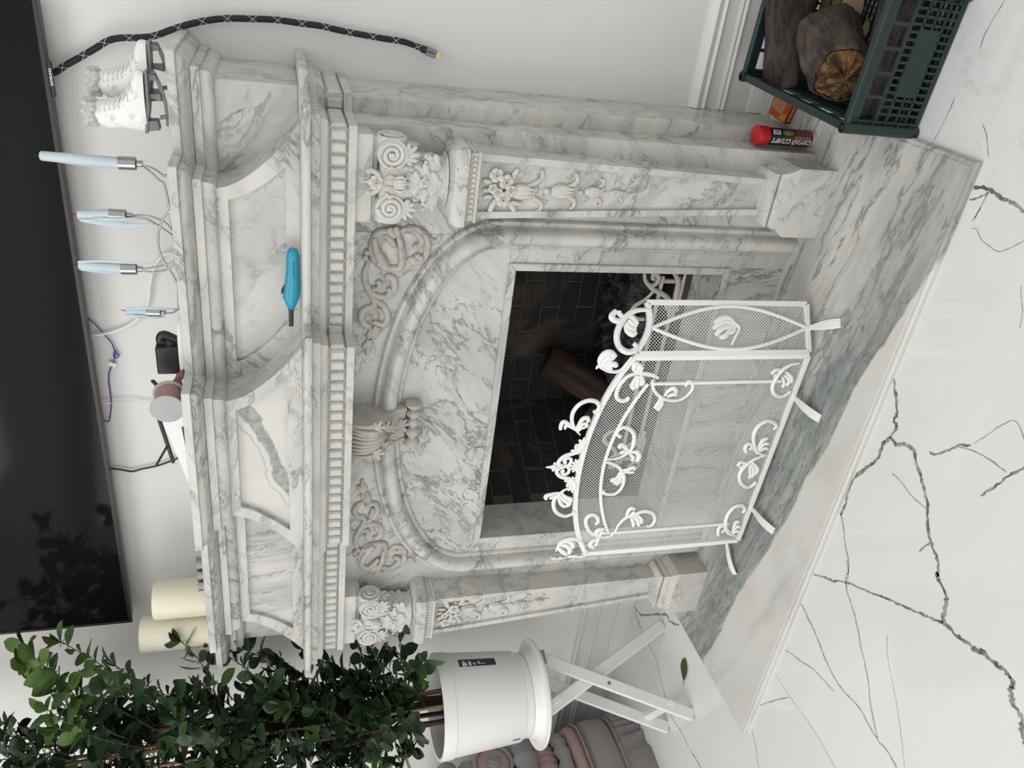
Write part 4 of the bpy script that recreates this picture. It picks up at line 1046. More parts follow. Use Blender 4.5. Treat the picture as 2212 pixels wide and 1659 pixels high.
# ---------------------------------------------------------------- pillar candles, tealights
def pillar(c0, c1, top, y, label, hgt):
    a, b = U(top, c0, y=y), U(top, c1, y=y); r = abs(a.x-b.x)/2*.93; cx = (a.x+b.x)/2; z1 = (a.z+b.z)/2
    th = thing('pillar_candle', label, 'candle', (cx,y,1.6455), 'cream pillar candles')
    m = MB(); h = z1-1.6455
    m.lathe([(.001,0),(r*.98,0),(r,.004),(r,h-.012),(r*.985,h-.003),(r*.93,h),(r*.85,h-.004),(r*.6,h-.010),(.001,h-.012)], (cx,y,1.6455), (0,0,1), 32); m.build('wax', M_cream, th, smooth=50)
    m = MB(); m.tube([(cx,y,z1-.014),(cx+.001,y,z1-.004)], .0012, 5); m.build('wick', M_black, th)
pillar(1263, 1330, 333, -.25, 'shorter cream pillar candle at the left end of the mantel', 0)
pillar(1341, 1401, 305, -.25, 'taller cream pillar candle at the very end of the mantel, half behind leaves', 0)
for i, py in enumerate((1216, 1239, 1262)):
    p = U(436, py, y=-.446); th = thing('tealight', ('small silver tealight cup on the mantel, farthest from the pillar candles', 'small silver tealight cup on the mantel, middle one of three', 'small silver tealight cup on the mantel, closest to the pillar candles')[i], 'tealight', (p.x,-.446,1.6455), 'tealights on the mantel')
    m = MB(); m.lathe([(.001,0),(.017,0),(.019,.014),(.0195,.0155),(.018,.0155),(.0172,.010),(.001,.010)], (p.x,-.446,1.6455), (0,0,1), 20); m.build('cup', M_chrome, th)
    m = MB(); m.lathe([(.001,.0101),(.0168,.0101),(.0165,.0125),(.001,.013)], (p.x,-.446,1.6455), (0,0,1), 20); m.build('wax', M_plastic, th)
    m = MB(); m.tube([(p.x,-.446,1.6585),(p.x,-.446,1.6665)], .0008, 5); m.build('wick', M_black, th)
# ---------------------------------------------------------------- ribbon spool
def glitter():
    t = NT('silver_glitter'); c = t.coords(); n = t.noise(c, 700, 2, .8)
    return t.done(t.mix(n, (.22,.22,.225), (.62,.62,.63)), .55, 0)
M_glit = glitter(); M_rib = fur_mat('pink_velvet', (.62,.36,.36))
S0, S1 = U(378, 883, y=-.525), U(372, 851, y=-.465); ax = (S1-S0).normalized(); rS = .038
for q_ in (S0, S1): q_.z = 1.6455+rS
ax = (S1-S0).normalized()
sp = thing('ribbon_spool', 'spool of pink ribbon with silver glitter ends, on the front edge of the mantel', 'ribbon spool', (S0.x,S0.y,1.6455))
for c_ in (S0, S1):
    m = MB(); m.lathe([(.004,-.0015),(rS,-.0015),(rS,.0015),(.004,.0015)], c_, ax, 36); m.build('end_disc', M_glit, sp, bev=.0004)
    m = MB()
    for k in range(44):
        a = 2*PI*k/44; e1 = ax.orthogonal().normalized(); e2 = ax.cross(e1)
        sgn = 1 if c_ is S0 else -1
        m.ball(c_+ax*.003*sgn+(e1*math.cos(a)+e2*math.sin(a))*(rS-.0035), .0022, 5)
    m.build('cord_edge', M_print, sp, stuff=True)
Ls = (S1-S0).length
m = MB(); m.lathe([(.005,.002),(rS*.80,.002),(rS*.82,Ls*.5),(rS*.80,Ls-.002),(.005,Ls-.002)], S0, ax, 32); m.build('ribbon', M_rib, sp, smooth=50)
# ---------------------------------------------------------------- router, adapter, socket strip and oddments behind
rt = thing('router', 'white router tilted on the mantel with three black antennas', 'router', (-.18,-.40,1.6455))
A0, A1, A2 = U(349, 900, y=-.40), U(408, 1072, y=-.40), U(352, 940, y=-.40)
m = MB(); b0 = V((A0.x+.02,-.40,1.6475)); b1 = V((A1.x,-.40,1.6470)); tz0 = A0.z; 
m.hexa([(b1.x,-.44,1.646),(b0.x,-.44,1.646),(b0.x,-.30,1.646),(b1.x,-.30,1.646)], [(b1.x,-.42,1.6475),(b0.x,-.42,tz0+.002),(b0.x,-.32,tz0-.004),(b1.x,-.32,1.6475)]); m.build('body', M_plastic, rt, bev=.003)
m = MB(); m.hexa([(b1.x+.05,-.4405,1.650),(b0.x-.03,-.4405,1.664),(b0.x-.03,-.4365,1.664),(b1.x+.05,-.4365,1.650)], [(b1.x+.05,-.4395,1.652),(b0.x-.03,-.4385,1.668),(b0.x-.03,-.4345,1.668),(b1.x+.05,-.4345,1.652)]); m.build('vent_slot', M_dkgrey, rt)
for a, b, w_ in (((343,903),(375,999),.0085), ((337,1006),(362,962),.0055), ((328,821),(345,838),.007)):
    p, q = U(*a, y=-.30), U(*b, y=-.315); m = MB(); m.bar(p, q, w_, w_*1.6, (0,1,0)); m.build('antenna', M_black, rt, bev=.002)
pa = U(360, 771, y=-.36); hx = .040
ad = thing('power_adapter', 'black square plug-in adapter standing on the mantel behind the spool', 'adapter', (pa.x,-.36,1.6655))
m = MB(); m.box(pa.x-.036, pa.x+.038, -.385, -.335, 1.668, U(340,771,y=-.36).z); m.build('case', M_black, ad, bev=.003)
m = MB(); q = U(372,726,y=-.36); m.tube(cr([(q.x-.01,-.36,1.672),(q.x+.004,-.36,1.700),(q.x-.012,-.36,1.708),(pa.x+.0385,-.36,1.700)], 5), .0105, 10); m.build('plug', M_black, ad, smooth=50)
ws = thing('socket_strip', 'rounded white socket strip lying under the black adapter', 'socket strip', (pa.x,-.36,1.6455))
m = MB(); m.loft([[(pa.x+.02+math.cos(a)*.085*k, -.36+math.sin(a)*.035*k, z) for a in [2*PI*i/28 for i in range(28)]] for k, z in ((.93,1.6456),(1,1.650),(1,1.661),(.95,1.6655))]); m.build('case', M_plastic, ws, smooth=40)
m = MB()
for dx in (.0,-.05): m.lathe([(.001,.0),(.012,.0),(.012,.0012),(.001,.0012)], (pa.x+dx,-.36,1.6656), (0,0,1), 16)
m.build('socket', M_dkgrey, ws)
q = U(395, 808, y=-.36)
th = thing('yarn_tassel', 'dusky pink bundle of thread half hidden behind the mantel edge', 'tassel', (q.x,-.40,1.6455)); m = MB(); rnd = random.Random(9)
for k in range(60):
    a = rnd.uniform(0,1); b = rnd.uniform(-1,1)
    m.tube(cr([V((q.x+.03+b*.004,-.40+b*.012,1.650+a*.012)), V((q.x+.005,-.40+b*.016,1.664+a*.020)), V((q.x-.03,-.40+b*.012,1.660+a*.018)), V((q.x-.05,-.40+b*.01,1.647+a*.01))], 4), .0012, 4)
m.build('thread', plain('dusky_pink_thread', (.40,.20,.20), .8, var=.3, scale=60), th, smooth=50)
# cables against the wall
def wall_cable(name, label, pts, r, mat, y=-.012, ox=0, oy=0, k=3.6867, start=None, end=None):
    P_ = trace(ox, oy, k, pts, y)
    if start is not None: P_ = [V(start)]+P_
    if end is not None: P_ = P_+[V(end)]
    m = MB(); m.tube(cr(P_, 6), r, 8); o = m.build(name, mat, smooth=60); return tag(o, label, 'cable')
M_blue = plain('blue_wire', (.02,.07,.27), .4, var=.1); M_wcable = plain('white_wire', (.90,.90,.885), .4, var=.02)
wall_cable('power_cable', 'white cable looping from the mantel up to the television', [(1420,560),(1330,545),(1260,600),(1215,700),(1195,800),(1175,940),(1100,1060),(1000,1130),(870,1175),(750,1195),(640,1200)], .0042, M_wcable, oy=400)
wall_cable('antenna_cable', 'thin black cable hanging from the television to the router', [(800,770),(875,780),(960,790),(1050,805),(1130,785),(1230,765),(1300,745),(1385,712),(1440,690)], .0030, M_black, oy=800)
b = wall_cable('network_wire', 'thin blue wire with a knotted loop and white tag below the television', [(640,1000),(685,1045),(760,1110),(830,1190),(890,1260),(918,1330),(945,1345),(940,1370),(912,1375),(905,1340),(925,1325),(905,1400),(893,1430),(885,1450),(868,1500),(865,1560),(875,1640),(885,1740),(870,1745+130),(830,1760+115),(790,1890),(730,1895)], .0018, M_blue, y=-.010, oy=400)
p = U(895/3.6867, 400+1428/3.6867, y=-.010); m = MB(); m.obox(p, V((.004,0,.010)), V((0,.0022,0)), V((.006,0,-.0024))); m.build('tag', M_plastic, b, bev=.0005)
for k_, pts in enumerate(([(780,243),(930,228),(1060,225),(1130,235),(1255,240),(1330,240)], [(780,262),(880,262),(990,266),(1130,250),(1245,256),(1330,262)])):
    wall_cable('thin_wire', ('upper of two thin white wires hanging from the television to the spool', 'lower of two thin white wires hanging from the television to the spool')[k_], pts, .0013, M_wcable, y=-.009-.004*k_, oy=800)
# ---------------------------------------------------------------- gas lighter on the lower shelf
M_teal = plain('teal_plastic', (.01,.30,.46), .22, var=.04)
lt = thing('gas_lighter', 'turquoise gas lighter with black nozzle lying on the lower marble shelf', 'lighter', (.445,-.452,1.3785))
secs = [(.538,.006,1.396),(.535,.011,1.396),(.520,.0145,1.396),(.49,.0150,1.3965),(.46,.0165,1.398),(.43,.0190,1.400),(.418,.0195,1.401),(.405,.0150,1.401),(.392,.0095,1.401),(.388,.0075,1.401)]
m = MB(); m.loft([[(x, -.4475+.0125*math.cos(a)*min(1,h/.012), z+h*math.sin(a)) for a in [2*PI*k/16 for k in range(16)]] for x, h, z in secs]); m.build('handle', M_teal, lt, smooth=60)
m = MB(); m.lathe([(.001,0),(.0068,0),(.0068,.004),(.0055,.0045),(.0055,.045),(.0045,.046),(.001,.046)], (.388,-.4475,1.401), (-1,0,.02), 14); m.build('nozzle', M_black, lt)
m = MB(); m.lathe([(.0062,0),(.0075,.001),(.0075,.005),(.0062,.006)], (.389,-.4475,1.401), (-1,0,0), 14); m.build('collar', M_dkgrey, lt)
m = MB(); m.loft([[(x,-.4475+d,z) for x, z in ((.455,1.412),(.430,1.418),(.424,1.424),(.437,1.423))] for d in (-.004,.004)]); m.build('trigger', M_dkgrey, lt, bev=.001)
m = MB(); m.box(.470,.512,-.4613,-.4598,1.3945,1.3965); m.build('gauge_window', plain('dark_window', (.0,.03,.06), .2), lt)
# ================================================================ inside the firebox
M_castw = plain('chipped_cream_enamel', (.60,.57,.52), .5, var=.12, scale=20)
gr = thing('log_grate', 'cream painted scrolled iron log grate standing inside the firebox', 'grate', (0,-.12,.2135))
def gpt(X_, Y_, y=-.135): return U(1050+X_/3.6867, 400+Y_/3.6867, y=y)
for s in (1, -1):
    m = MB(); mir = lambda P_: [V((s*p.x, p.y, p.z)) for p in P_]
    N_ = V((0,-1,0))
    def st(pts, r): m.tube(cr(mir([gpt(*q) for q in pts]), 6), rint([r*.7,r,r,r*.8], len(pts)*6-5), 8, N_, .55)
    st([(1262,700),(1270,760),(1305,800),(1350,790),(1378,750),(1362,715),(1335,712),(1328,740),(1345,750)], .0075)
    st([(1290,790),(1330,830),(1400,865),(1455,910),(1470,975),(1455,1040)], .0085)
    st([(1330,850),(1270,910),(1190,960),(1160,1010),(1190,1060),(1260,1070)], .0075)
    st([(1340,930),(1390,920),(1430,950),(1445,990)], .0075)
    st([(1500,700),(1535,770),(1525,870),(1500,960),(1490,1060)], .010)
    st([(1600,690),(1575,790),(1545,900),(1520,1000)], .011)
    m.build('scroll', M_castw, gr, smooth=60)
bz = gpt(1500,960).z
m = MB()
for z in (bz-.02, bz+.06): m.bar((-.36,-.128,max(.222,z)), (.36,-.128,max(.222,z)), .010, .012)
m.build('cross_bar', M_castw, gr, bev=.002)
for x in (-.34, 0, .34):
    m = MB(); m.bar((x,-.12,.2135), (x,-.12,.30), .014, .014, (0,1,0)); m.build('leg', M_castw, gr, bev=.002)
M_iron = plain('sooty_iron', (.03,.029,.028), .6, .4, var=.3)
for k in range(7):
    x = -.30+.10*k; m = MB(); m.bar((x,-.110,.262), (x,.09,.262), .012, .014); m.build('grate_bar', M_iron, gr, bev=.002)
# ash heap
def ash_mat():
    t = NT('wood_ash'); c = t.coords(); n = t.noise(c, 28, 7, .75); t.bump(t.noise(c, 70, 6, .7), 1.0, .02)
    col = t.mix(t.ramp(n, .42, .66), (.022,.021,.021), (.20,.20,.21))
    return t.done(col, .95)
am = MB()
def ash(u, v):
    x = lerp(-.40, .40, u); y = lerp(-.10, .195, v)
    lim = lerp(.42, .27, max(0, min(1, (y+.19)/.39)))
    x *= lim/.42
    h = .07*math.sin(PI*min(1, v*1.1)**.8)*(.6+.5*noise.noise((x*6, y*6, 1)))+.035*noise.noise((x*22, y*22, 3))+.014*noise.noise((x*70,y*70,5))
    return (x, y, .2145+max(0, .05+h+.05*v))
am.grid(ash, 90, 40); ob = am.build('ash_heap', ash_mat(), smooth=70); tag(ob, 'dark grey heap of wood ash and charcoal on the firebox floor', 'ash'); ob['kind'] = 'stuff'
# bark helper
def bark_mat(name, a, b, sc=26, moss=None):
    t = NT(name); c = t.coords(); p = t.mapping(c, (0,0,0), (0,0,0), (1,1,3.0)); n = t.noise(p, sc, 7, .7, .6)
    t.bump(t.noise(p, sc*1.3, 7, .72), 1.0, .012)
    col = t.mix(t.ramp(n, .38, .64), a, b)
    col = t.mix(t.math('MULTIPLY', t.ramp(t.noise(c, 110, 3), .66, .74), .25), col, (.26,.25,.24))
    if moss: col = t.mix(t.math('MULTIPLY', t.ramp(t.noise(c, 9, 4), .54, .66), .55), col, moss)
    return t.done(col, .9)
M_bark = bark_mat('grey_brown_bark', (.018,.014,.011), (.082,.064,.052), 30)
M_bark2 = bark_mat('dark_bark', (.016,.013,.011), (.075,.060,.050), 30)
M_bark3 = bark_mat('rough_mossy_bark', (.022,.015,.011), (.105,.078,.060), 26, (.14,.145,.10))
t = NT('broken_wood'); c = t.coords(); n = t.noise(c, 22, 8, .7, 1.2); t.bump(t.noise(c, 40, 7, .75, 1.0), 1.0, .02)
M_broken = t.done(t.mix(t.ramp(n, .40, .62), (.085,.038,.014), (.42,.235,.085)), .85)
def log(name, label, group, a, b, r, mat, endmat, seed, splinter=True, ends=(1,1), thr=None):
    """knobbly log between two points, local z along it"""
    a, b = V(a), V(b); L = (b-a).length; q = (b-a).to_track_quat('Z', 'Y')
    th = thing(name, label, 'firewood', a, group); th.rotation_mode = 'QUATERNION'; th.rotation_quaternion = q
    rings = []; nn, kk = 56, 52
    for i in range(nn+1):
        ring = []
        for k in range(kk):
            an = 2*PI*k/kk; v = noise.noise((math.cos(an)*1.6+seed, math.sin(an)*1.6, i/nn*L*7))*.16+noise.noise((math.cos(an)*6+seed, math.sin(an)*6, i/nn*L*16))*.06+abs(noise.noise((math.cos(an)*15+seed, math.sin(an)*15, i/nn*L*28)))*.06
            e = 1-.12*max(0, 1-min(i, nn-i)/1.5)
            rr = r*(1+v)*e; ring.append((math.cos(an)*rr, math.sin(an)*rr, L*i/nn))
        rings.append(ring)
    m = MB(); m.loft(rings, False); me = m.mesh('bark', smooth=80); link('bark', me, mat, th)
    for e, z0, sg in ((0, 0, -1), (nn, L, 1)):
        m = MB(); n2 = 9; rows = []
        for j in range(n2+1):
            f_ = 1-j/n2*.985; row = []
            for k in range(kk):
                x, y, z = rings[e][k]; h = sg*(.10*r*(1-f_)*2.0+r*.34*noise.noise((x*50+seed, y*50, 2))*(1-f_**6)+r*.12*noise.noise((x*170, y*170+seed, 7)))*(1 if splinter else .12)
                row.append((x*f_*.965, y*f_*.965, z+h))
            rows.append(row)
        m.loft(rows, True); me = m.mesh('end_grain', smooth=50 if splinter else 70); link('end_grain', me, endmat, th)
    return th
t = NT('charred_wood'); c = t.coords(); p = t.mapping(c, (0,0,0), (0,0,0), (1,1,5)); n = t.noise(p, 30, 6, .7); t.bump(n, .8, .01)
M_char = t.done(t.mix(t.ramp(n, .40, .66), (.008,.006,.005), (.070,.030,.017)), .8)
log('charred_log', 'half burnt reddish-brown log leaning across the firebox behind the screen', None, U(1180,776,y=.120), U(1345,872,y=-.02), .056, M_char, M_char, 4.0, False)
# ================================================================ plant on a folding stand
PX, PY = -1.208, -.38
stand = thing('plant_stand', 'white folding plant stand with crossed legs and a round tray top', 'plant stand', (PX,PY,0))
m = MB(); m.lathe([(0.0007,.538),(0.1470,.538),(0.1821,.540),(0.1940,.546),(0.1967,.552),(0.1958,.557),(0.1921,.556),(0.1821,.552),(0.1632,.556),(0.1558,.566),(0.1536,.584),(0.1507,.590),(0.0007,.590)], (PX,PY,0), (0,0,1), 56); m.build('tray', M_white, stand, smooth=50)
S_ = V((-.213,.108,0)); A_, B_ = (V((-1.167,-.597,.004)), V((-1.075,-.335,.534))), (V((-1.036,-.272,.004)), V((-1.150,-.500,.534)))
cr_dir = V((.131,.325,0)).normalized(); sd = S_.normalized()
M_standw = plain('white_painted_wood', (.82,.82,.815), .4, var=.02)
def slat(a, b, w_, th_, off, name='leg'):
    """flat leg: wide across the crossing direction, thin along the pair direction"""
    a, b = a+off, b+off; d = (b-a).normalized(); wv = sd.cross(d).normalized()
    m = MB(); m.obox((a+b)/2, (b-a)/2, wv*w_/2, sd*th_/2); return m.build(name, M_standw, stand, bev=.004)
for k in (0, 1):
    slat(A_[0], A_[1], .046, .016, S_*k); slat(B_[0], B_[1], .046, .016, S_*k+sd*(.018 if k == 0 else -.018))
for (p0, p1), t_ in ((A_, .15), (B_, .93), (A_, .93)):
    c = p0.lerp(p1, t_); m = MB(); d = (p1-p0).normalized(); wv = sd.cross(d)
    m.obox(c+S_*.5+wv*.012, S_*.5+sd*.01, d*.016, wv*.011); m.build('cross_bar', M_standw, stand, bev=.003)
piv = A_[0].lerp(A_[1], .55)
m = MB(); m.lathe([(.001,0),(.006,0),(.006,.002),(.001,.003)], piv-sd*.0085, -sd, 12); m.build('pivot_screw', M_steel, stand)
br = A_[1]+V((.0,.0,-.004)); m = MB(); m.obox(br-sd*.012, cr_dir*.026, sd*.0012, V((0,0,.016))); m.lathe([(.001,0),(.004,0),(.003,.003),(.001,.003)], br-sd*.0135-V((0,0,.004)), -sd, 10); m.build('bracket', plain('grey_bracket', (.35,.35,.35), .4, .6), stand)
# the plant
plant = thing('potted_ficus', 'tall dark green leafy shrub with bamboo canes in a white plastic pot', 'potted plant', (PX,PY,.5905))
m = MB(); m.lathe([(0.0007,.5906),(0.1460,.5906),(0.1490,.595),(0.1490,.616),(0.1542,.622),(0.1594,.630),(0.1781,.872),(0.1784,.876),(0.1818,.878),(0.1836,.915),(0.1818,.922),(0.1728,.922),(0.1699,.915),(0.1654,.86),(0.0007,.85)], (PX,PY,0), (0,0,1), 64); m.build('pot', plain('white_pot_plastic', (.83,.83,.83), .38, var=.01), plant, smooth=40)
m = MB(); m.lathe([(0.0007,.8695),(0.1110,.872),(0.1639,.868),(0.1639,.862),(0.0007,.862)], (PX,PY,0), (0,0,1), 40); m.build('soil', plain('dark_soil', (.035,.025,.018), .95, var=.4, scale=60, bump=1, bscale=80), plant)
# stickers wrapped on the pot
def pot_patch(a0, a1, z0, z1, mat, name, lift=.0006):
    m = MB(); m.grid(lambda u, v: (lambda a, z: (PX+math.cos(a)*((lerp(.214,.239,(z-.63)/.242)*.745)+lift), PY+math.sin(a)*((lerp(.214,.239,(z-.63)/.242)*.745)+lift), z))(lerp(a0,a1,u), lerp(z0,z1,v)), 10, 6)
    return m.build(name, mat, plant, smooth=60)
M_stk = plain('dark_sticker', (.035,.035,.04), .4, var=.2)
pot_patch(.08, .30, .710, .845, M_stk, 'label_sticker')
for z0, z1, a0, a1 in ((.816,.834,.09,.18), (.800,.810,.095,.22), (.822,.830,.19,.24), (.748,.772,.13,.15), (.768,.776,.14,.20), (.785,.793,.11,.17)): pot_patch(a0, a1, z0, z1, M_print, 'label_print', .0012)
pot_patch(-1.78, -1.74, .640, .668, M_black, 'size_mark')
M_cane = plain('bamboo_cane', (.40,.25,.13), .55, var=.15, scale=30); M_stem = plain('brown_stem', (.060,.032,.022), .8, var=.3, scale=40)
M_twig = plain('green_twig', (.075,.085,.030), .7, var=.2, scale=30)
pr = random.Random(21)
stems = []
for k in range(7):
    a = k*0.9+.3; r0 = pr.uniform(.02,.085); b0 = V((PX+math.cos(a)*r0, PY+math.sin(a)*r0, .868))
    top = V((PX-.04+math.cos(a)*pr.uniform(.06,.14), PY+math.sin(a)*pr.uniform(.06,.14), pr.uniform(2.1,2.5)))
    mid = b0.lerp(top, .5)+V((pr.uniform(-.03,.03), pr.uniform(-.03,.03), 0))
    P_ = cr([b0, b0.lerp(mid,.5)+V((pr.uniform(-.015,.015),pr.uniform(-.015,.015),0)), mid, top], 8); stems.append(P_)
    m = MB(); m.tube(P_, [.009,.008,.006,.003], 7); m.build('stem', M_stem, plant, smooth=60)
for k in range(4):
    a = k*1.6+.8; b0 = V((PX+math.cos(a)*.05, PY+math.sin(a)*.05, .868)); b1 = V((PX-.03+math.cos(a)*.05, PY+math.sin(a)*.06, pr.uniform(2.0,2.3)))
    m = MB(); m.tube([b0.lerp(b1, i/12) for i in range(13)], [.0058 if i % 3 else .0066 for i in range(13)], 8); m.build('cane', M_cane, plant, smooth=60)
# leaf blades: three shapes, gently folded along the midrib
def leaf_mesh(name, L, W, fold, droop):
    m = MB(); n_ = 7; rows = []
    for i in range(n_+1):
        t_ = i/n_; w_ = W*math.sin(PI*min(1, (t_*.94+.03))**1.18)**.80*(1 if t_ < .97 else .3)
        if i == n_: w_ = W*.04
        x = L*t_; z = -droop*L*t_*t_
        rows.append([(x, -w_, z+fold*w_), (x, 0, z), (x, w_, z+fold*w_)])
    m.loft(rows, False, False); m.tube([(-.012,0,.001),(0,0,0)], .0011, 4)
    return m
def leaf_mat(name, a, b, spec):
    t = NT(name); c = t.coords(); oi = t.n('ShaderNodeObjectInfo').outputs['Random']; g = t.n('ShaderNodeNewGeometry').outputs['Position']
    n = t.noise(g, 16, 3); col = t.mix(t.ramp(t.math('ADD', t.math('MULTIPLY', n, .7), t.math('MULTIPLY', oi, .3)), .3, .7), a, b)
    return t.done(col, .38, 0, spec, **{'Subsurface Weight': 0.0})
M_leaf = leaf_mat('dark_leaf', (.016,.037,.017), (.045,.088,.036), .35)
M_leafy = leaf_mat('young_leaf', (.045,.105,.020), (.110,.190,.045), .35)
LB = [leaf_mesh('leaf', .052, .0185, .25, .10), leaf_mesh('leaf', .060, .0195, .15, .22), leaf_mesh('leaf', .046, .0175, .35, .02)]
LM = []
for b_ in LB:
    for mt in (M_leaf, M_leafy):
        me = b_.mesh('leaf', smooth=60); me.materials.append(mt); LM.append(me)
leaves = []; twigs = MB()
def add_leaf(p, d, young):
    d = V(d).normalized(); up = V((pr.uniform(-.6,.6), pr.uniform(-.9,.3), 1)).normalized()
    y = up.cross(d)
    if y.length < .05: y = d.orthogonal()
    y.normalize(); z = d.cross(y); s_ = pr.uniform(.80,1.35)
    M_ = Matrix(((d.x,y.x,z.x,p.x),(d.y,y.y,z.y,p.y),(d.z,y.z,z.z,p.z),(0,0,0,1))) @ Matrix.Diagonal((s_,s_,s_,1))
    leaves.append((M_, pr.randrange(3)*2+(1 if young else 0), p))
def branch(p, d, L, young, r=.0026, lift=.07):
    d = V(d).normalized(); pts = [p.copy()]; q = p.copy(); dd = d.copy(); n_ = max(3, int(L/.024))
    for i in range(n_):
        dd = (dd+V((pr.uniform(-.13,.13), pr.uniform(-.13,.13), .0+lift+pr.uniform(-.08,.08)))).normalized(); q = q+dd*.024
        if q.y > -.035: q.y = -.035
        pts.append(q.copy())
        a = i*2.4+pr.uniform(-.4,.4); e1 = dd.orthogonal().normalized(); e2 = dd.cross(e1)
        for k in range(1 if i < n_*.35 else 1+(pr.random() < .45)):
            o = (e1*math.cos(a+k*PI)+e2*math.sin(a+k*PI)); add_leaf(q, dd*.55+o*.9, young and i > n_*.5 or pr.random() < .06)
    for k in range(2): add_leaf(q, dd+V((pr.uniform(-.5,.5),pr.uniform(-.5,.5),.3)), young)
    twigs.tube(pts, [r, r*.5], 5)
for k in range(150):
    st_ = pr.choice(stems); i = pr.randrange(3, len(st_)-1); p = st_[i]
    a = pr.uniform(0, 2*PI); zz = p.z
    el = pr.uniform(.2, .9); L = pr.uniform(.10, .30)*(1.0 if zz < 2.0 else .8)
    branch(p, (math.cos(a), math.sin(a), el), L, pr.random() < .10)
# long thin shoots towards the fireplace, as in the picture
for (z0, ang, el, L, yg) in ((1.62,-.25,.75,.46,0),(1.72,-.15,.80,.50,1),(1.50,-.30,.60,.44,0),(1.80,-.2,.90,.46,1),(1.92,-.5,.9,.42,1),(1.34,-.15,.55,.42,0),(1.18,-.2,.60,.42,0),(1.08,-.3,.40,.42,0),(1.00,-.25,.20,.38,0),(.97,-.6,.25,.32,0),(1.28,-.6,.6,.38,0),(1.42,-.1,.85,.44,0),(1.12,.0,.35,.38,0),(1.05,-1.8,.1,.25,0),(1.1,-1.4,.3,.30,0),(1.3,-1.5,.3,.32,0),(1.5,-1.3,.4,.34,0),(1.7,-1.4,.5,.34,0),(1.9,-1.2,.6,.34,1),(2.05,-.8,.8,.36,1),(2.0,-.1,.8,.40,1),(1.6,-.5,.9,.42,0),(1.0,-.45,.05,.34,0)):
    st_ = min(stems, key=lambda S: -(S[len(S)//2].x+.3*S[len(S)//2].y*ang)); j = min(range(len(st_)), key=lambda i: abs(st_[i].z-z0))
    branch(st_[j], (math.cos(ang+.55), math.sin(ang+.55), el), L*(1.12 if z0 > 1.5 else .95), yg, .0024, .005)
for st_ in stems:
    for i in range(4, len(st_)):
        for k in range(2): a = pr.uniform(0, 2*PI); add_leaf(st_[i]+V((math.cos(a),math.sin(a),0))*.01, (math.cos(a), math.sin(a), .5), pr.random() < .05)
twigs.build('twig', M_twig, plant, smooth=60, stuff=True)
vis = [l for l in leaves if l[2].z < 2.42]
vis.sort(key=lambda l: (l[2]-CAM_POS).length)
loc = plant.location
for M_, k, p in vis[:300]:
    o = bpy.data.objects.new('leaf', LM[k]); COL.objects.link(o); o.parent = plant; o.matrix_local = Matrix.Translation(-loc) @ M_
for yy in (0, 1):
    m = MB()
    for M_, k, p in vis[300:]+[l for l in leaves if l[2].z >= 2.42]:
        if k % 2 != yy: continue
        b_ = LB[k//2]; m.add([M_ @ V(v) for v in b_.v], b_.f)
    if m.v: m.build('foliage', M_leafy if yy else M_leaf, plant, smooth=60, stuff=True)
# fallen leaf
p = U(1479, 1440, z=.003); q = U(1478, 1470, z=.001); d = (U(1480,1418,z=.003)-q).normalized()
lf = LB[0]; y_ = V((0,0,1)).cross(d).normalized(); Mx = Matrix(((d.x,y_.x,0,q.x),(d.y,y_.y,0,q.y),(d.z,y_.z,1,.0045),(0,0,0,1))) @ Matrix.Diagonal((1.75,1.25,.4,1))
m = MB(); m.add([Mx @ V(v) for v in lf.v], lf.f); o = m.build('fallen_leaf', leaf_mat('fallen_leaf_green', (.040,.085,.016), (.060,.115,.025), .3), smooth=60)
tag(o, 'single green leaf fallen on the white floor below the plant stand', 'leaf')
# ================================================================ armchair in the corner
M_taupe = plain('taupe_velvet', (.30,.275,.255), .8, var=.06, scale=5); M_pink = plain('dusty_pink_velvet', (.40,.275,.265), .7, var=.08, scale=6)
M_gfur = fur_mat('grey_plush', (.42,.41,.41)); M_fringe = plain('grey_satin_fringe', (.30,.275,.275), .35, var=.2, scale=20)
ch = thing('armchair', 'taupe and dusty pink velvet armchair with grey fringe behind the plant stand', 'armchair', (-2.16,-.50,0))
CX, CYc = -2.17, -.52
def rr_ring(hx, hy, z, rad, n_=72, wave=0, freq=0, ph=0):
    out = []
    for k in range(n_):
        a = 2*PI*k/n_; ca, sa = math.cos(a), math.sin(a); e = .38
        w_ = 1+wave*math.sin(freq*a+ph)
        out.append((CX+math.copysign(abs(ca)**e, ca)*hx*w_, CYc+math.copysign(abs(sa)**e, sa)*hy*w_, z))
    return out
m = MB(); m.loft([rr_ring(.555+.012, .375+.010, z, 0, 240, .012+.014*(1-z/.1), 62, z*9) for z in (.002,.02,.045,.07,.095,.105)]); m.build('fringe', M_fringe, ch, smooth=70)
m = MB(); m.loft([rr_ring(.556, .376, z, 0, 240, .004, 120, z*60) for z in (.1052,.110,.116,.122)]); m.build('braid_trim', M_fringe, ch)
m = MB(); m.loft([rr_ring(hx, hy, z, 0) for hx, hy, z in ((.545,.365,.1222),(.555,.375,.14),(.555,.375,.215),(.540,.360,.245),(.50,.33,.2555))]); m.build('base', M_taupe, ch, smooth=60)
m = MB(); m.loft([rr_ring(hx, hy, z, 0) for hx, hy, z in ((.50,.32,.2556),(.535,.355,.262),(.545,.365,.285),(.535,.355,.308),(.50,.33,.316))]); m.build('seat_border', M_pink, ch, smooth=60)
m = MB(); P_ = rr_ring(.548,.368,.262,0); m.tube(P_+[P_[0]], .005, 6); m.build('piping', M_fringe, ch, smooth=60)
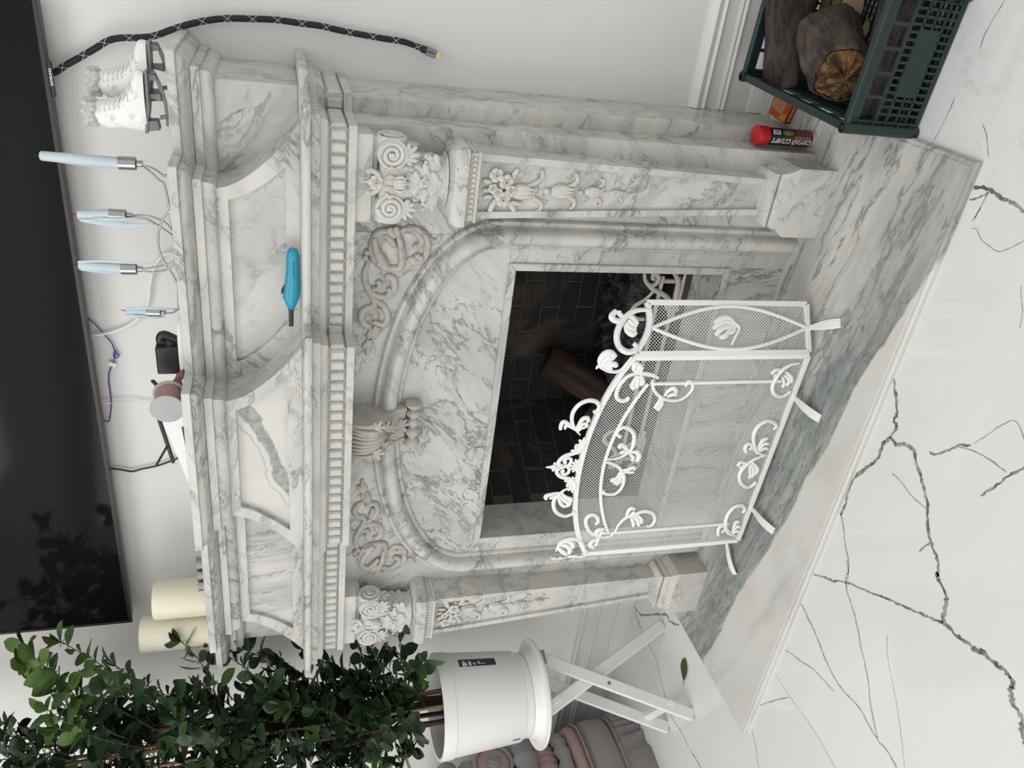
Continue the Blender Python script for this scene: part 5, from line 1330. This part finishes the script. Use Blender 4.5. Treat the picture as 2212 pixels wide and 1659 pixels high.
def roll(hx, hy, z, r, name, mat):
    m = MB(); P_ = rr_ring(hx, hy, z, 0, 90); P_ = [V(p)+V((0,0,.006*math.sin(i*1.9))) for i, p in enumerate(P_)]; m.tube(P_+[P_[0]], [r*(1+.12*math.sin(i*2.3)) for i in range(len(P_)+1)], 10); m.build(name, mat, ch, smooth=70)
roll(.505,.325,.345,.030,'plush_trim',M_gfur)
m = MB(); m.loft([rr_ring(.49+.02*math.sin(PI*t_), .31+.02*math.sin(PI*t_), .372+.115*t_, 0, 240, .010, 70, t_*1.2) for t_ in [i/8 for i in range(9)]]); m.build('ruched_band', M_pink, ch, smooth=70)
roll(.50,.32,.505,.045,'plush_trim',M_gfur)
m = MB(); m.loft([rr_ring(hx, hy, z, 0) for hx, hy, z in ((.46,.29,.54),(.48,.31,.56),(.48,.31,.74),(.44,.28,.79),(.38,.22,.80))]); m.build('arm', M_taupe, ch, smooth=60)
p = U(1066, 1648, x=CX+.484); 
m = MB(); m.lathe([(.001,.004),(.055,.004),(.070,.000),(.074,-.006)], (CX+.480,p.y,p.z), (1,0,0), 28); m.build('arm_inset', M_pink, ch, smooth=60)
m = MB()
for k in range(6): a = k*1.05; m.ball((CX+.488,p.y+math.cos(a)*.015,p.z+math.sin(a)*.015), .014, 8, (.5,1,1))
m.ball((CX+.492,p.y,p.z), .012, 8, (.6,1,1)); m.build('rosette', M_gfur, ch, smooth=70)
m = MB(); P_ = [V((CX+.482,p.y+math.cos(a)*.078,p.z+math.sin(a)*.078)) for a in [2*PI*k/30 for k in range(31)]]; m.tube(P_, .008, 8); m.build('arm_piping', M_gfur, ch, smooth=60)
roll(.46,.29,.815,.03,'plush_trim',M_gfur)
# ================================================================ crate of firewood
M_crate = plain('dark_green_plastic', (.010,.028,.025), .42, var=.12, scale=12)
CO = V((.935,-.640,0)); cv = V((.057,.998,0)).normalized(); cu = V((cv.y,-cv.x,0)); CWd, CDp, CH = .292, .478, .200
crt = thing('crate', 'dark green plastic crate with lattice sides holding firewood, beside the hearth', 'crate', tuple(CO+cu*CWd/2+cv*CDp/2))
def lattice(o, ex, n, Wd, H, name, cols, plate=True, tall=True):
    """slotted crate wall: ex along, z up, n outwards"""
    m = MB(); T = .0035
    def bar_(a0, a1, z0, z1, t_=T): m.obox(o+ex*(a0+a1)/2+V((0,0,(z0+z1)/2)), ex*(a1-a0)/2, n*t_, V((0,0,(z1-z0)/2)))
    c0 = .020
    # corner zones: solid sheet with proud ribs
    for a0 in (0, Wd-c0):
        bar_(a0, a0+c0, .004, H-.012)
        for z in (.03,.065,.10,.135,.17): m.obox(o+ex*(a0+c0/2)+V((0,0,z))+n*.006, ex*c0/2, n*.005, V((0,0,.0012)))
        for a in (a0, a0+c0): m.obox(o+ex*a+V((0,0,H/2))+n*.006, ex*.0012, n*.005, V((0,0,H/2-.012)))
    bar_(c0, Wd-c0, .004, .016); bar_(c0, Wd-c0, H-.030, H-.012, .005)
    z1 = H*.60 if tall else H-.030
    if tall:
        bar_(c0, Wd-c0, z1, z1+.007)
        for k in range(1, 5): a = lerp(c0, Wd-c0, k/5); bar_(a-.004, a+.004, z1+.007, H-.030)
    rows = 4 if tall else 5
    for r_ in range(1, rows): z = lerp(.016, z1, r_/rows); bar_(c0, Wd-c0, z-.003, z+.003)
    for k in range(1, cols): a = lerp(c0, Wd-c0, k/cols); bar_(a-.0028, a+.0028, .016, z1)
    if plate: bar_(Wd*.26, Wd*.74, lerp(.016,z1,.28), lerp(.016,z1,.80), .0042)
    return m.build(name, M_crate, crt, bev=0, smooth=0)
lattice(CO, cu, -cv, CWd, CH, 'front_panel', 16)
lattice(CO+cv*CDp, cu, cv, CWd, CH, 'back_panel', 14, False)
lattice(CO, cv, -cu, CDp, CH, 'side_panel', 24, True); lattice(CO+cu*CWd, cv, cu, CDp, CH, 'side_panel', 24, True)
m = MB()
for a, b in ((CO, CO+cu*CWd), (CO+cv*CDp, CO+cv*CDp+cu*CWd), (CO, CO+cv*CDp), (CO+cu*CWd, CO+cu*CWd+cv*CDp)):
    m.bar(a+V((0,0,CH-.006)), b+V((0,0,CH-.006)), .018, .012)
m.build('rim', M_crate, crt, bev=.002)
for a in (CO, CO+cu*CWd, CO+cv*CDp, CO+cu*CWd+cv*CDp):
    m = MB(); m.lathe([(.011,0),(.014,.003),(.014,CH+.003),(.0105,CH+.003),(.0100,CH-.05),(.001,CH-.05),(.001,0)], a, (0,0,1), 16); m.build('corner_post', M_crate, crt)
m = MB()
for k in range(19): q = CO+cu*(CWd*(k+.5)/19); m.bar(q+V((0,0,.008)), q+cv*CDp+V((0,0,.008)), .004, .006)
for k in range(27): q = CO+cv*(CDp*(k+.5)/27); m.bar(q+V((0,0,.008)), q+cu*CWd+V((0,0,.008)), .004, .0055)
m.build('floor_grid', M_crate, crt, smooth=0)
G_ = 'firewood in the green crate'
e0 = U(1822, 160, y=-.535)
log('firewood_log', 'thick stub of log in the crate with a splintered orange broken end', G_, e0, e0+V((.075,.165,-.040)), .072, M_bark3, M_broken, 1.3)
q0 = U(1700, 178, y=-.235); q1 = U(1712, -70, y=-.235)
log('firewood_log', 'dark straight log lying across the back rim of the crate', G_, q0, q1, .058, M_bark, M_broken, 7.7)
q0 = U(1925, 165, y=-.585)+V((0,.0,-.03)); 
log('firewood_log', 'dark log lying low along the front of the crate', G_, (.965,-.575,.078), (1.225,-.600,.112), .050, M_bark2, M_broken, 3.1)
M_kind = plain('pale_split_wood', (.52,.40,.24), .7, var=.22, scale=14)
for k, (a, b, y0, w_, lab) in enumerate((((1872,-40),(1832,60),-.30,.020,'pale split stick of kindling in the crate, the widest one'), ((1846,-40),(1814,50),-.275,.014,'pale split stick of kindling in the crate, behind the widest one'), ((1884,42),(1852,90),-.36,.011,'short pale stick of kindling poking out of the crate'), ((1795,-35),(1772,48),-.215,.015,'brown split stick of kindling against the dark log in the crate'), ((1818,-38),(1796,48),-.245,.013,'brown split stick of kindling between the pale sticks and the dark log'))):
    p0, p1 = U(*a, y=y0), U(*b, y=y0-.02); m = MB(); d = (p1-p0).normalized(); s1 = d.orthogonal().normalized(); s2 = d.cross(s1)
    m.hexa([p0-s1*w_-s2*w_*.5, p0+s1*w_-s2*w_*.6, p0+s1*w_*.8+s2*w_*.5, p0-s1*w_*.9+s2*w_*.6], [p1-s1*w_*.8-s2*w_*.5, p1+s1*w_*.9-s2*w_*.5, p1+s1*w_+s2*w_*.4, p1-s1*w_*.7+s2*w_*.5])
    o = m.build('kindling_stick', M_kind if k < 3 else plain('brown_split_wood', (.26,.17,.085), .75, var=.25, scale=16), bev=.002); tag(o, lab, 'kindling', G_)
# ================================================================ firelighter box and tube on the hearth
M_orange = plain('orange_card', (.50,.075,.022), .35, var=.05, scale=4); M_red = plain('red_card', (.36,.028,.016), .35, var=.05)
bx = thing('firelighter_box', 'flat orange-red firelighter packet lying on the hearth by the crate', 'box', (.885,-.14,HZ))
a, b, c_, d_ = V((.849,-.178,0)), V((.916,-.196,0)), V((.930,-.098,0)), V((.862,-.088,0)); h0, h1 = HZ, HZ+.020
m = MB(); m.hexa([p+V((0,0,h0)) for p in (a,b,c_,d_)], [p+V((0,0,h1)) for p in (a,b,c_,d_)]); m.build('carton', M_orange, bx, bev=.0004)
ex = (b-a).normalized(); ey = (d_-a).normalized(); nf = V((ex.y,-ex.x,0))
m = MB(); m.obox((a+b)/2+V((0,0,(h0+h1)/2))+nf*.0003, ex*.0335, nf*.0002, V((0,0,.0094))); m.build('spine', M_red, bx)
text_mesh('ILLY-PHOENIX', .0100, frame_matrix((a+b)/2+V((0,0,(h0+h1)/2))+nf*.0006, -ex, (0,0,-1), nf), 'spine_text', plain('cream_print', (.80,.66,.50), .5), bx, bold=.0002, squash=.86)
cc = (a+b+c_+d_)/4; zt = V((0,0,h1+.0003))
m = MB(); m.obox(cc+ex*.009+ey*.010+zt, ex*.024, ey*.030, V((0,0,.0002))); m.build('text_panel', plain('peach_print', (.60,.27,.15), .4, var=.04), bx)
m = MB()
for k in range(9): m.obox(cc+ex*(.009-.019+k*.0047)+ey*.010+zt+V((0,0,.0003)), ex*.0007, ey*(.026-.004*(k % 3)), V((0,0,.0001)))
m.build('small_print', plain('brown_print', (.22,.06,.035), .5), bx)
m = MB(); m.prism([(0,0),(1,0),(1,1)], 0, 1) if False else None
m = MB(); q0, q1, q2 = a+ex*.004+ey*.003, a+ex*.003+ey*.045, a+ex*.028+ey*.004
m.add([q0+zt, q2+zt, q2.lerp(q1,.5)+ex*.004+zt, q1+zt], [(0,1,2,3)]); m.build('flame_print', plain('yellow_flame', (.72,.30,.02), .4, var=.3, scale=40), bx, smooth=0)
TP = V((.837,-.300,HZ)); tr = .0220; TH = .178
tb = thing('fuel_tube', 'dark tube of dry fuel tablets with a red cap standing on the hearth', 'tube', tuple(TP))
m = MB(); m.lathe([(.001,0),(tr*.94,0),(tr,.003),(tr,TH-.030),(tr*.92,TH-.028),(.001,TH-.028)], TP, (0,0,1), 32); m.build('body', plain('clear_white_plastic', (.62,.62,.63), .3), tb, smooth=40)
m = MB(); m.lathe([(tr+.0004,.014),(tr+.0005,.0145),(tr+.0005,TH-.032),(tr+.0004,TH-.031)], TP, (0,0,1), 32)
t = NT('tube_label'); sx = t.n('ShaderNodeSeparateXYZ'); t.set(sx.inputs[0], t.coords())
M_lab = t.done(t.mix(t.ramp(sx.outputs[2], .03, .11), (.16,.028,.035), (.022,.020,.022)), .35)
m.build('label', M_lab, tb, smooth=40)
m = MB(); m.lathe([(tr,TH-.030),(tr*1.16,TH-.030),(tr*1.18,TH-.020),(tr*1.18,TH-.003),(tr*1.12,TH),(tr*.9,TH+.001),(.001,TH+.001)], TP, (0,0,1), 32); m.build('cap', plain('red_plastic', (.50,.012,.020), .35, var=.03), tb, smooth=40)
def on_tube(me_obj, az, z0, L0):
    """bend flat lettering (x along the tube, y round it) onto the tube"""
    for v in me_obj.data.vertices:
        x, y, z = v.co; an = az-y/tr; v.co = V((math.cos(an)*(tr+.0010+z), math.sin(an)*(tr+.0010+z), z0+x))
    me_obj.data.update()
def tube_text(txt, size, az, z0, mat, bold, squash=1, name='label_text'):
    o = text_mesh(txt, size, Matrix.Identity(4), name, mat, None, bold=bold, squash=squash); o.parent = tb; on_tube(o, az, z0, 0)
az0 = math.atan2(CAM_POS.y-TP.y, CAM_POS.x-TP.x)
tube_text('СУХИЙ СПИРТ', .0170, az0-.42, .078, M_print, .0006, .98)
tube_text('КИБЕТ НА ВУГЛЕ', .0055, az0+.05, .047, plain('pink_print', (.62,.36,.36), .5), .0001)
def tube_patch(a0, a1, z0, z1, mat, name, lift=.0009):
    m = MB(); m.grid(lambda u, v: TP+V((math.cos(lerp(a0,a1,u))*(tr+lift), math.sin(lerp(a0,a1,u))*(tr+lift), lerp(z0,z1,v))), 8, 2); return m.build(name, mat, tb, smooth=60)
tube_patch(az0+.25, az0+.85, .115, .137, M_print, 'barcode_panel')
for k in range(8): tube_patch(az0+.30+.066*k, az0+.30+.066*k+.03, .118, .134, M_dkgrey, 'barcode_bar', .0013)
M_olive = plain('olive_print', (.23,.20,.025), .5)
for z0, z1, w_ in ((.075,.108,.16),(.080,.104,.26),(.088,.097,.34)): tube_patch(az0+.5-w_, az0+.5+w_, z0, z1, M_olive, 'starburst', .0009+.0002*w_)

# ================================================================ finer pieces belong to the part they sit on
def nest(thing_name, part_name, *kids):
    for t_ in [o for o in COL.objects if o.parent is None and o.name.split('.')[0] == thing_name]:
        ps = [c for c in t_.children if c.name.split('.')[0] == part_name]
        if not ps: continue
        for c in list(t_.children):
            if c.name.split('.')[0] in kids: c.parent = ps[0]
nest('ice_skate', 'boot', 'lace', 'fur_cuff'); nest('ice_skate', 'sole', 'post', 'toe_pick')
nest('potted_ficus', 'pot', 'label_sticker', 'label_print', 'size_mark', 'soil')
nest('fuel_tube', 'label', 'label_text', 'barcode_panel', 'barcode_bar', 'starburst')
nest('firelighter_box', 'carton', 'spine', 'spine_text', 'text_panel', 'small_print', 'flame_print')
nest('armchair', 'arm', 'arm_inset', 'rosette', 'arm_piping'); nest('armchair', 'base', 'piping', 'braid_trim')
nest('television', 'logo_tab', 'logo_text'); nest('taper_candle', 'wax', 'drip', 'wick'); nest('pillar_candle', 'wax', 'wick')
nest('ribbon_spool', 'end_disc', 'cord_edge'); nest('gas_lighter', 'handle', 'trigger', 'gauge_window'); nest('gas_lighter', 'nozzle', 'collar')
nest('router', 'body', 'vent_slot'); nest('socket_strip', 'case', 'socket'); nest('display_cable', 'plug_shell', 'plug_tip', 'plug_text')
nest('plant_stand', 'tray', 'bracket'); nest('tealight', 'cup', 'wax', 'wick')
